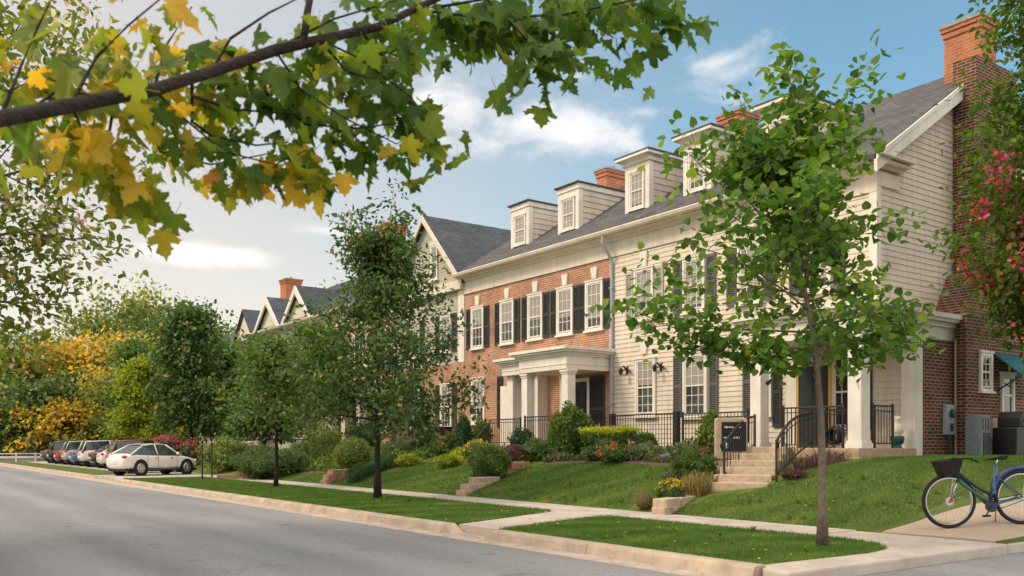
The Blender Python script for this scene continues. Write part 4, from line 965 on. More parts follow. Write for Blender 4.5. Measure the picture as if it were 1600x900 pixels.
# ---------------------------------------------------------------- pink brick house
OP = (21.0, 43.0, 1.2)
ph_ = empty('townhouse', OP, 0, 'pinkish brick townhouse with a colonnaded porch half hidden behind the dark street tree', 'house', 'row of townhouses')
MB().box(XF, 31.4, 39.105, 47, .9, 8.85).build('wall', M['brick_pink'], ph_, off=OP)
roof_along_y(39.25, 47).build('roof', M['slateB'], ph_, off=OP); cornice(ph_, OP, 39.15, 47)
chimney(ph_, OP, 24.0, 25.2, 45.5, 46.6, 10.6, 14.2)
MB().prism([(39.9, 8.9), (44.2, 8.9), (42.05, 12.1)], 'x', 22.2, 26).build('cross_gable', M['brick_pink'], ph_, off=OP)
cg = MB()
for sg in (-1, 1): cg.prism([(42.05, 12.25), (42.05 + sg * 2.4, 8.8), (42.05 + sg * 2.4, 8.66), (42.05, 12.1)], 'x', 22.05, 26.2)
cg.build('cross_gable_roof', M['brick_pink'], ph_, off=OP)
for yy in (40.3, 42.0, 43.8, 45.6):
    window(ph_, OP, XF - .001, yy, 5.7, 7.4, .9)
    for sg in (-1, 1): shutter(ph_, OP, XF - .002, yy + sg * .62, 5.7, 7.4, .3)
    window(ph_, OP, XF - .001, yy, 2.2, 4.2, .9, 3, 6)
entab(ph_, OP, 19.3, XF - .002, 39.6, 46.6, 4.1, 4.7)
for yy in (39.8, 41.5, 43.1, 44.8, 46.4): column(ph_, OP, 19.6, yy, 1.5, 4.1, .42, m='trim')
MB().box(19.2, XF, 39.5, 46.7, .8, 1.5).build('porch_floor', M['stone'], ph_, off=OP)
door(ph_, OP, XF - .002, 42.9, 1.52, .9, 2.1, 'black')

# ---------------------------------------------------------------- cream twin-gabled house
OT = (21.0, 52.5, 1.0)
th_ = empty('townhouse', OT, 0, 'yellowish cream townhouse with two pointed wall gables under a blue slate roof', 'house', 'row of townhouses')
MB().box(XF, 31.4, 47.005, 58, .7, 8.85).build('wall', M['siding_cream'], th_, off=OT)
roof_along_y(47.02, 58.1, ze=8.93).build('roof', M['slateB'], th_, off=OT); cornice(th_, OT, 47.0, 58.1)
for yc, hw, zp in ((50.8, 2.35, 11.05), (55.6, 2.35, 11.0)):
    MB().prism([(yc - hw + .1, 8.8), (yc + hw - .1, 8.8), (yc, zp - .18)], 'x', XF - .1, 24.2).build('wall_gable', M['siding_cream'], th_, off=OT)
    a = MB(); c = MB()
    for sg in (-1, 1):
        a.prism([(yc, zp + .05), (yc + sg * (hw + .08), 8.78), (yc + sg * (hw + .08), 8.66), (yc, zp - .08)], 'x', XF - .3, 24.4)
        c.prism([(yc, zp + .0), (yc + sg * (hw + .1), 8.74), (yc + sg * (hw - .22), 8.74), (yc, zp - .45)], 'x', XF - .42, XF - .31)
    a.build('wall_gable_roof', M['slateX'], th_, off=OT); c.build('rake_board', M['white'], th_, off=OT)
for yy in (48.4, 50.2, 52, 53.8, 55.6, 57.2):
    window(th_, OT, XF - .001, yy, 5.6, 7.3, .9); window(th_, OT, XF - .001, yy, 2.0, 4.0, .9, 3, 6)
    for sg in (-1, 1): shutter(th_, OT, XF - .002, yy + sg * .6, 5.6, 7.3, .28)
# ---------------------------------------------------------------- far pale house
OFH = (21.0, 64, .9)
fh = empty('townhouse', OFH, 0, 'farthest pale townhouse of the row, chimney at its end, seen above the parked cars', 'house', 'row of townhouses')
MB().box(XF, 31.4, 58.005, 71, .5, 8.4).build('wall', M['siding'], fh, off=OFH)
roof_along_y(58.12, 71.2, ze=8.5).build('roof', M['slateB'], fh, off=OFH); chimney(fh, OFH, 25.4, 26.6, 64.2, 65.4, 11, 14.0)
for yc in (60.3,):
    MB().prism([(yc - 2.2, 8.3), (yc + 2.2, 8.3), (yc, 10.7)], 'x', XF - .1, 24).build('wall_gable', M['siding'], fh, off=OFH)
    a = MB()
    for sg in (-1, 1): a.prism([(yc, 10.85), (yc + sg * 2.4, 8.3), (yc + sg * 2.4, 8.18), (yc, 10.7)], 'x', XF - .3, 24.2)
    a.build('wall_gable_roof', M['slateX'], fh, off=OFH)
for yy in (59.3, 61.3, 63.4, 65.5, 67.6, 69.6):
    window(fh, OFH, XF - .001, yy, 5.2, 6.9, .9); window(fh, OFH, XF - .001, yy, 1.8, 3.8, .9, 3, 6)

# ================================================================== RAILINGS, STEPS, YARD FURNITURE
def railing(label, p0, p1, h=1.0, gap=.12, post=.05, group='black iron railings before the houses', name='iron_railing', bars=True, thick=.011):
    """straight iron railing between two world points (bottom ends)"""
    a = Vector(p0); b = Vector(p1); d = b - a; Lh = math.hypot(d.x, d.y); rz = math.atan2(d.y, d.x); dz = d.z
    root = empty(name, p0, rz, label, 'railing', group)
    for zz, rr in ((h, .022), (h - .12, .013), (.08, .015)): MB().tube([(0, 0, zz), (Lh, 0, zz + dz)], rr, 6).build('rail', M['iron'], root)
    n = max(2, int(Lh / gap)); q = MB()
    for i in range(1, n): t = i / n; q.tube([(Lh * t, 0, .08 + dz * t), (Lh * t, 0, h + dz * t)], thick, 5)
    q.build('baluster', M['iron'], root)
    for t in (0, 1):
        MB().box(Lh * t - post / 2, Lh * t + post / 2, -post / 2, post / 2, dz * t - .05, h + .06 + dz * t).build('post', M['iron'], root)
    return root
# along the terrace edge
railing('black iron railing before the pedimented window, beside the tall leafy shrub', (19.35, 15.95, 1.45), (19.35, 18.35, 1.45), 1.05)
railing('black iron railing with a thick dark gatepost below the bracket lanterns', (19.35, 18.6, 1.45), (19.35, 21.4, 1.45), 1.08, post=.16)
railing('black iron railing along the front of the square white brick-house porch', (18.98, 23.7, 1.66), (18.98, 25.6, 1.66), .92)
railing('low black iron railing on the landing between porch and white door hood', (19.3, 26.3, 1.6), (19.3, 28.6, 1.6), .95)
railing('black iron railing on the corner porch front, behind the thin grey trunk', (18.75, 12.65, 1.52), (18.75, 14.35, 1.52), 1.0, thick=.013)
railing('inner black iron railing on the corner porch, right of the amber-framed door', (20.6, 13.0, 1.52), (20.6, 14.4, 1.52), 1.0)
railing('short black iron railing on the open end of the corner porch', (19.25, 12.2, 1.55), (20.1, 12.2, 1.55), .98)
railing('far black iron railing behind the round clipped bush', (18.9, 31.2, 1.3), (18.9, 33.6, 1.3), 1.0)
railing('distant black iron railing before the colonnaded porch', (18.8, 39, 1.25), (18.8, 44, 1.25), .9)

# stone steps of the corner house
ST = (15.45, 13.05); SR = R(27)
zs0 = zl(15.5, 13.1)
st = empty('front_steps', (ST[0], ST[1], zs0), SR, 'sandstone garden steps climbing to the corner porch between two iron handrails', 'steps')
NS = 6
for i in range(NS):
    x = .0 + i * .50; w0 = .66 - .015 * i
    MB().box(x, x + .55 + (.6 if i == NS - 1 else 0), -w0, w0, -.4, .02 + i * .155 + .12).build('step', M['step'], st, bevel=.02)
def hand(p0, p1, label, flip):
    """sloping handrail between two world points (feet), its foot sweeping outwards"""
    r = empty('stair_handrail', (p0[0], p0[1], p0[2]), 0, label, 'handrail', 'iron handrails of the corner steps')
    A = Vector((0, 0, 0)); B = Vector(p1) - Vector(p0); d = Vector((B.x, B.y, 0)).normalized(); n = Vector((-d.y, d.x, 0))
    N = 14; foot = []; top = []
    for i in range(N):
        t = i / (N - 1); p = A.lerp(B, t) + n * flip * .10 * (1 - t) ** 3
        foot.append(p + Vector((0, 0, .12))); top.append(p + Vector((0, 0, .84 + .16 * math.sin(math.pi * min(1, t * 1.05)))))
    top = [top[0] + n * flip * .04 - Vector((0, 0, .14)) - d * .02, top[0] + n * flip * .06 - Vector((0, 0, .04)) - d * .08] + top
    for pp, rr in ((top, .032), (foot, .02), ([p - Vector((0, 0, .14)) for p in top[2:]], .012)): MB().tube(pp, rr, 6).build('rail', M['iron'], r)
    q = MB()
    for i in range(14):
        x = i / 13 * (N - 1); k = min(N - 2, int(x)); u = x - k; lo = foot[k].lerp(foot[k + 1], u); hi = top[2 + k].lerp(top[3 + k], u)
        q.tube([lo, hi], .011, 5)
        if i in (4, 9):
            m_ = lo.lerp(hi, .45); q.tube([m_ + d * .07 * math.cos(a_) * (1 - a_ / 9) + Vector((0, 0, .09 * math.sin(a_) * (1 - a_ / 9))) for a_ in [j * .6 for j in range(14)]], .009, 4)
    q.build('baluster', M['iron'], r)
    for lo, hi in ((foot[0], top[2]), (foot[-1], top[-1])): MB().tube([lo - Vector((0, 0, .3)), hi + Vector((0, 0, .03))], .028, 6).build('post', M['iron'], r)
hand((16.05, 13.8, .80), (18.6, 15.12, 1.52), 'curved iron handrail on the left of the stone steps, by the sign slab', 1)
hand((16.1, 12.62, .84), (18.62, 13.42, 1.55), 'curved iron handrail on the right of the stone steps, by the sloping lawn', -1)
# curved rail at the brick house
r = empty('stair_handrail', (18.0, 26.6, 1.1), 0, 'swooping black iron handrail below the white door hood of the brick house', 'handrail')
pts = [(-.9 + 1.9 * t, .2 + 1.0 * t, .45 + .95 * t ** 1.6) for t in [i / 10 for i in range(11)]]
MB().tube(pts, .03, 6).build('rail', M['iron'], r); MB().tube([(p[0], p[1], p[2] - .65) for p in pts], .02, 6).build('rail', M['iron'], r)
q = MB()
for i in range(22):
    t = i / 21 * 10; k = min(9, int(t)); p = Vector(pts[k]).lerp(Vector(pts[k + 1]), t - k); q.tube([(p.x, p.y, p.z - .75), (p.x, p.y, p.z)], .011, 5)
q.build('baluster', M['iron'], r)
bs = empty('front_steps', (17.5, 26.2, 0), 0, 'pale stone steps up to the white-hooded door of the brick house', 'steps')
for i in range(5): MB().box(.35 * i, .35 * i + .4, .2, 1.7, .5, 1.08 + .13 * i).build('step', M['step'], bs, bevel=.02)

# sign slab
px0 = gp(1142, 733)
sg = empty('garden_sign', (17.2, 14.72, zl(17.2, 14.7)), -YAW, 'pale stone slab holding a black notice board with white scrawled lettering', 'sign')
s_ = MB(); W2, H2 = .385, 1.24
pr = [(-W2, -.1), (W2, -.1), (W2, H2 - .04), (W2 - .04, H2), (-W2 + .04, H2), (-W2, H2 - .04)]
s_.prism(pr, 'y', -.10, .10); s_.build('slab', M['step'], sg, bevel=.015)
MB().box(-W2 - .005, W2 + .005, -.115, .115, .22, .24).build('slab_joint', M['slate_panel'], sg)
bd = MB().box(-.25, .35, -.118, -.1, .42, 1.14).build('board', mat('black_sign_board', (.012, .012, .02), .45), sg)
rn = random.Random(5)
for (x0, x1, z, hh) in ((-.18, .02, .99, .055), (.10, .22, .99, .055), (-.20, -.05, .74, .05), (.02, .20, .73, .06)):
    x = x0; lt = MB()
    while x < x1:
        w = rn.uniform(.015, .03); lt.box(x, x + w * .45, -.1225, -.1182, z, z + hh * rn.uniform(.6, 1)); lt.box(x + w * .45, x + w, -.1225, -.1182, z + rn.uniform(0, hh * .5), z + hh * rn.uniform(.55, .8)); x += w + .008
    lt.build('lettering', M['white'], bd)
lt = MB(); lt.prism([(-.18, .50), (-.10, .50), (-.09, .58), (-.12, .66), (-.17, .68), (-.15, .60)], 'y', -.1225, -.1182)
lt.build('emblem', M['white'], bd)

def wall_blocks(label, px, py, rows, size=.36, rot=0, m='stone_red', h=.16, name='retaining_wall'):
    X, Y, z, D = gp(px, py)
    r = empty(name, (X, Y, z), rot, label, 'garden wall', 'low stone garden walls'); rn = random.Random(int(px))
    for j, (x0, n) in enumerate(rows):
        for i in range(n):
            w = size * rn.uniform(.9, 1.05)
            MB().box(x0 + i * size + .005, x0 + i * size + w - .01, -.16 + rn.uniform(-.02, .02), .16, -.05 + j * h, j * h + h - .01).build('block', M[m], r, bevel=.02)
    return r
wall_blocks('tan stone edging round the planted pot at the foot of the steps', 1035, 804, [(-.2, 4), (-.15, 4)], .38, R(20), 'step', .17)
wall_blocks('tan stone wall ends at the foot of the lawn, below the bushy green shrub', 722, 775, [(-.1, 3), (.1, 3), (.5, 3)], .4, R(20), 'step', .17)
wall_blocks('reddish stone blocks at the end of the dark low hedge', 512, 757, [(-.2, 3), (-.1, 2), (.1, 2)], .42, R(15), 'stone_red', .18)
wall_blocks('long low reddish stone edging before the dark spreading juniper', 385, 748, [(-1.2, 9)], .5, R(-20), 'stone_red', .2)
wall_blocks('reddish stone edging climbing behind the bushy green shrub', 790, 742, [(-.2, 3), (.1, 2)], .42, R(10), 'stone_red', .2)

# mulch beds
def bed(name, poly, dz=.035):
    mb = MB(); n = len(poly); cx = sum(p[0] for p in poly) / n; cy = sum(p[1] for p in poly) / n
    vs_ = []; fs = []; K = 5
    for k in range(K + 1):
        for x, y in poly:
            a = cx + (x - cx) * k / K; b = cy + (y - cy) * k / K; vs_.append((a, b, zl(a, b) + (dz if k < K else -.02)))
    for k in range(K):
        for i in range(n): fs.append((k * n + i, k * n + (i + 1) % n, (k + 1) * n + (i + 1) % n, (k + 1) * n + i))
    return struct(name, mb.add(vs_, fs), M['mulch'], smooth=True)
bed('planting_bed', [(17.2, 16.3), (17.35, 18.5), (17.3, 21), (17.0, 22.4), (18.9, 22.8), (18.9, 16)])
bed('planting_bed', [(14.2, 13.6), (15.4, 13.9), (17.1, 14.4), (18.5, 15.6), (18.4, 16.3), (16.9, 16.2), (15.6, 15.1), (14.4, 14.4)])
bed('planting_bed', [(16.2, 22.4), (17.0, 29.3), (19, 29.3), (18.9, 22.8)])
bed('planting_bed', [(15.0, 29.5), (14.2, 36), (19, 38), (19, 29.6)])

# yard objects
X, Y = 18.0, 30.1
bn = empty('wheelie_bin', (18.9, 31.1, zl(18.5, 31)), R(20), 'black wheeled rubbish bin standing by the railing behind the round clipped bush', 'bin')
MB().prism([(-.26, .08), (.24, .08), (.3, .98), (-.3, .98)], 'y', -.28, .28).build('body', M['black'], bn, bevel=.03)
MB().box(-.34, .34, -.31, .31, .98, 1.05).build('lid', M['black'], bn, bevel=.03)
for yy in (-.3, .26): MB().lathe([(0, 0), (.1, 0), (.1, .05), (0, .05)], (.22, yy, .1), 12, 'y').build('wheel', M['rubber'], bn)
MB().box(-.31, -.295, -.12, .12, .62, .74).build('label_plate', M['grey_metal'], bn)
ac = empty('air_conditioner', (19.7, 29.9, 1.3), 0, 'small grey air conditioner unit beside the low brick areaway wall', 'air conditioner')
MB().box(-.35, .35, -.35, .35, 0, .75).build('casing', M['grey_metal'], ac, bevel=.03)
q = MB()
for i in range(9): q.box(-.365, -.352, -.3, .3, .08 + i * .07, .11 + i * .07)
q.build('grille', M['slate_panel'], ac)
# utility cabinet, covered grill at the side wall
uc = empty('utility_cabinet', (22.35, 11.3, 1.24), 0, 'grey metal utility cabinet with a dark lower door standing against the end wall', 'cabinet')
MB().box(-.22, .24, -.2, .2, 0, 1.08).build('casing', mat('slate_grey_enamel', (.17, .2, .225), .5, noise=.12, nscale=5), uc, bevel=.02)
MB().box(-.12, .2, -.215, -.202, .04, .66).build('door', M['slate_panel'], uc)
q = MB()
for xx in (-.14, 0, .14): MB().box(xx - .01, xx + .01, -.212, -.202, .72, 1.02).build('rib', M['slate_panel'], uc)
gr = empty('barbecue_grill', (23.55, 11.0, 1.22), 0, 'black covered barbecue grill with a white emblem at the right edge', 'grill')
MB().prism([(-.5, .06), (.75, .06), (.72, .82), (-.47, .82)], 'y', -.3, .3).build('cart', M['black'], gr, bevel=.03)
hd = MB().prism([(-.28, .82), (.55, .82), (.53, 1.05), (.4, 1.22), (-.13, 1.22), (-.26, 1.05)], 'y', -.28, .28).build('hood', M['black'], gr, bevel=.03)
em = MB().torus((.0, -.29, 1.0), .07, .02, 16, 6).torus((.08, -.29, 1.05), .05, .018, 16, 6).box(.02, .2, -.31, -.285, 1.17, 1.2); em.build('emblem', M['white'], hd)
MB().tube([(-.2, -.33, .9), (.45, -.33, .9)], .02, 8).build('handle', M['chrome'], hd)
MB().box(.5, .72, -.36, -.2, .80, .84).build('side_shelf', M['chrome'], gr)
MB().lathe([(0, .1), (.08, 0), (.0, -.04)], (.35, -.33, .22), 10).build('reflector', M['orange'], gr)
for xx in (-.4, .6): MB().lathe([(0, 0), (.08, 0), (.08, .05), (0, .05)], (xx, -.3, .06), 12, 'y').build('wheel', M['rubber'], gr)
# porch ornaments
go = empty('garden_ornament', (20.55, 12.35, 1.52), 0, 'cream bird ornament perched on a dark green glazed pot on the porch end', 'ornament')
MB().lathe([(.10, 0), (.12, .03), (.08, .06), (.15, .12), (.17, .28), (.15, .30)], (0, 0, 0), 14).build('pot', M['pot_green'], go, smooth=True)
fg = MB().lathe([(.05, .28), (.13, .36), (.15, .48), (.11, .58), (.07, .64), (.10, .70), (.08, .78), (.0, .80)], (0, 0, 0), 14).tube([(0, -.05, .72), (-.12, -.1, .70)], [.035, .008], 6); fg.build('bird_figure', M['figure'], go, smooth=True)
pc = empty('porch_chair', (19.9, 13.3, 1.52), R(190), 'black metal porch chair behind the corner porch railing', 'chair')
MB().box(-.25, .25, -.25, .25, .42, .46).build('seat', M['black'], pc)
bk = MB().box(-.25, -.22, -.25, -.21, .46, 1.0).box(-.25, -.22, .21, .25, .46, 1.0).box(-.25, -.22, -.21, .21, .92, 1.0)
for yy in (-.12, 0, .12): bk.box(-.245, -.225, yy - .015, yy + .015, .46, .92)
bk.build('backrest', M['black'], pc)
for xx in (-.22, .22):
    for yy in (-.22, .22): MB().tube([(xx, yy, 0), (xx, yy, .42)], .018, 6).build('leg', M['black'], pc)
ho = MB().torus((0, 0, .28), .19, .05, 24, 8, 'x').torus((.09, 0, .28), .16, .045, 24, 8, 'x').torus((-.09, 0, .26), .17, .045, 24, 8, 'x').build('hose_reel', M['black'])
ho.location = (18.95, 13.0, 1.55); tag(ho, 'coiled dark hose lying behind the corner porch railing', 'hose')
# boulders
for i, (px, py, r, lab) in enumerate(((1046, 722, .22, 'rounded blue grey boulder in the bed left of the steps'), (1022, 716, .2, 'small dark boulder under the railing fence with the thick gatepost'), (1062, 716, .22, 'dark flat boulder beside the green mound left of the sign slab'))):
    X, Y, z, D = gp(px, py); o = MB().blob((0, 0, .12), r * 1.3, r, r * .6, i + 3, .12, 8).build('boulder', M['rock'], smooth=True); o.location = (X, Y, z); tag(o, lab, 'boulder', 'boulders in the front bed')
# posts by the parked car
for i, (px, py, h, lab) in enumerate(((316, 750, 1.55, 'slim black signpost on the grass by the parked white sedan'), (331, 746, 1.7, 'slim black post by the yellowish mounded bush'))):
    X, Y, z, D = gp(px, py); r_ = empty('post', (X, Y, z), 0, lab, 'post', 'slim black posts')
    MB().tube([(0, 0, -.1), (0, 0, h)], .035, 8).build('shaft', M['iron'], r_); MB().lathe([(.05, 0), (.055, .04), (0, .1)], (0, 0, h), 8).build('finial', M['iron'], r_)

# far guard rail
gf = empty('guard_rail', (-6, 88.6, 0), 0, 'pale low guard rail across the far end of the street', 'guard rail')
MB().box(0, 21, -.05, .05, .42, .62).box(0, 21, -.05, .05, .78, .88).build('rail', M['white'], gf)
for i in range(15): MB().box(i * 1.5 - .06, i * 1.5 + .06, -.08, .08, 0, .92).build('post', M['white'], gf)
MB().box(0, 21, .1, .5, 0, .4).build('base_wall', M['concrete'], gf)

# ================================================================== BICYCLE
bx = gp(1485, 828)
_rx, _ry = bx[0] + 1.18 * .812, bx[1] - 1.18 * .584
bk_ = empty('bicycle', (bx[0], bx[1], zl(bx[0], bx[1]) + .016), -YAW, 'blue and green bicycle with a black front basket standing on the tan driveway', 'bicycle')
bk_.rotation_euler = (0, -math.atan2(zl(_rx, _ry) - zl(bx[0], bx[1]), 1.18), -YAW)
BL = mat('blue_bicycle_paint', (.012, .045, .13), .3, .5, coat=.5); GN = mat('green_bicycle_paint', (.008, .10, .062), .3, .5, coat=.5); TL = mat('teal_bicycle_paint', (.02, .18, .30), .3, .5, coat=.5)
RW = .445
def wheel(x, fender):
    w = MB().torus((x, 0, RW), RW - .033, .033, 48, 8).build('tyre', M['rubber'])
    hub = empty('wheel', (0, 0, 0)); hub.parent = bk_; w.parent = hub
    MB().torus((x, 0, RW), RW - .068, .017, 48, 6).build('rim', M['chrome'], hub)
    s = MB()
    for i in range(28):
        a = 2 * math.pi * i / 28; b = a + (.35 if i % 2 else -.35)
        s.tube([(x + .03 * math.cos(b), .025 if i % 2 else -.025, RW + .03 * math.sin(b)), (x + (RW - .07) * math.cos(a), 0, RW + (RW - .07) * math.sin(a))], .0022, 4, False)
    s.build('spoke', M['chrome'], hub)
    MB().lathe([(.03, -.05), (.035, -.03), (.025, 0), (.035, .03), (.03, .05)], (x, 0, RW), 12, 'y').build('hub', M['chrome'], hub)
    if fender:
        p = [(x + (RW + .03) * math.cos(a), 0, RW + (RW + .03) * math.sin(a)) for a in [R(20 + 150 * i / 16) for i in range(17)]]
        MB().tube(p, [.04] * 17, 8).build('mudguard', BL, bk_)
wheel(0, False); wheel(1.18, True)
def bt(name, pts, r, m, n=8): MB().tube(pts, r, n).build(name, m, bk_, smooth=True)
BBk = (.66, 0, .33); HT = (.20, 0, .92); HB = (.155, 0, .76); STp = (.80, 0, .98)
bt('fork', [(.02, -.06, RW), (.10, -.05, .70), HB], [.014, .018, .022], M['chrome']); bt('fork', [(.02, .06, RW), (.10, .05, .70), HB], [.014, .018, .022], M['chrome'])
bt('head_tube', [HB, (.22, 0, .98)], .026, GN)
bt('down_tube', [(.165, 0, .80), BBk], .038, GN); bt('top_tube', [(.19, 0, .89), (.45, 0, .66), (.70, 0, .50)], .026, M['slate_panel'])
bt('seat_tube', [BBk, STp], .032, BL); bt('seat_post', [STp, (.835, 0, 1.09)], .015, M['chrome'])
for s in (-1, 1):
    bt('chain_stay', [(BBk[0], s * .03, BBk[2]), (1.18, s * .06, RW)], .014, TL); bt('seat_stay', [(.77, s * .02, .82), (1.18, s * .06, RW)], .011, BL)
sad = MB(); sad.add([(.68, -.02, 1.10), (.68, .02, 1.10), (.82, .03, 1.12), (.97, .085, 1.13), (1.0, .06, 1.14), (1.0, -.06, 1.14), (.97, -.085, 1.13), (.82, -.03, 1.12), (.70, 0, 1.07), (.97, 0, 1.06)],
                   [(0, 1, 2, 7), (7, 2, 3, 6), (6, 3, 4, 5), (1, 0, 8), (2, 1, 8), (3, 2, 8, 9), (4, 3, 9), (5, 4, 9), (6, 5, 9), (7, 6, 9, 8), (0, 7, 8)])
sad.build('saddle', M['black'], bk_, smooth=True)
bt('stem', [(.22, 0, .98), (.23, 0, 1.08), (.17, 0, 1.12)], .017, M['black'])
hb = MB().tube([(.33, -.30, 1.08), (.24, -.28, 1.13), (.17, -.1, 1.13), (.17, .1, 1.13), (.24, .28, 1.13), (.33, .30, 1.08)], .014, 8).build('handlebar', M['black'], bk_, smooth=True)
for s in (-1, 1): MB().tube([(.36, s * .305, 1.07), (.24, s * .28, 1.132)], .02, 8).build('grip', M['rubber'], hb)
ba = MB(); y0 = .16
ba.add([(-.10, -.13, .86), (.12, -.13, .86), (.12, .13, .86), (-.10, .13, .86), (-.18, -.17, 1.10), (.19, -.17, 1.12), (.19, .17, 1.12), (-.18, .17, 1.10)], [(0, 3, 2, 1), (0, 1, 5, 4), (1, 2, 6, 5), (2, 3, 7, 6), (3, 0, 4, 7)])
for i in range(4): t = i / 3; ba.tube([(-.10 - .08 * t, -.135 - .04 * t, .86 + .24 * t), (.12 + .07 * t, -.135 - .04 * t, .86 + .26 * t), (.12 + .07 * t, .135 + .04 * t, .86 + .26 * t), (-.10 - .08 * t, .135 + .04 * t, .86 + .24 * t), (-.10 - .08 * t, -.135 - .04 * t, .86 + .24 * t)], .008, 5)
ba.build('basket', M['black'], bk_)
cr = MB().lathe([(.0, -.05), (.10, -.05), (.10, -.045), (0, -.045)], (BBk[0], 0, BBk[2]), 24, 'y').tube([(BBk[0], -.07, BBk[2]), (.56, -.07, .19)], .013, 6).tube([(BBk[0], .07, BBk[2]), (.76, .07, .47)], .016, 6).build('crank', M['slate_panel'], bk_)
MB().box(.49, .60, -.14, -.075, .165, .195).box(.71, .81, .075, .14, .455, .485).build('pedal', M['rubber'], cr)
MB().tube([(BBk[0], -.05, BBk[2] + .1), (1.18, -.06, RW + .05)], .006, 4).tube([(BBk[0], -.05, BBk[2] - .1), (1.18, -.06, RW - .05)], .006, 4).build('chain', M['rubber'], bk_)
bt('kickstand', [(.78, .03, .34), (.84, .20, .015)], .012, M['chrome'])
MB().lathe([(.035, 0), (.037, .14), (.02, .17), (.018, .20)], (.74, -.0, .52), 12).build('bottle', TL, bk_)
cb = MB().tube([(.17, -.1, 1.13), (.10, -.05, 1.0), (.2, -.04, .86), (.4, -.04, .62), (.66, -.05, .40), (.95, -.06, .42), (1.15, -.07, .46)], .007, 5).build('cable', M['rubber'], bk_)
MB().lathe([(0, 0), (.07, 0), (.07, .006), (0, .006)], (0, -.035, RW), 18, 'y').build('brake_disc', M['chrome'], bk_)
MB().cbox((.015, -.05, RW - .02), .05, .03, .05).build('reflector', M['red_paint'], bk_)

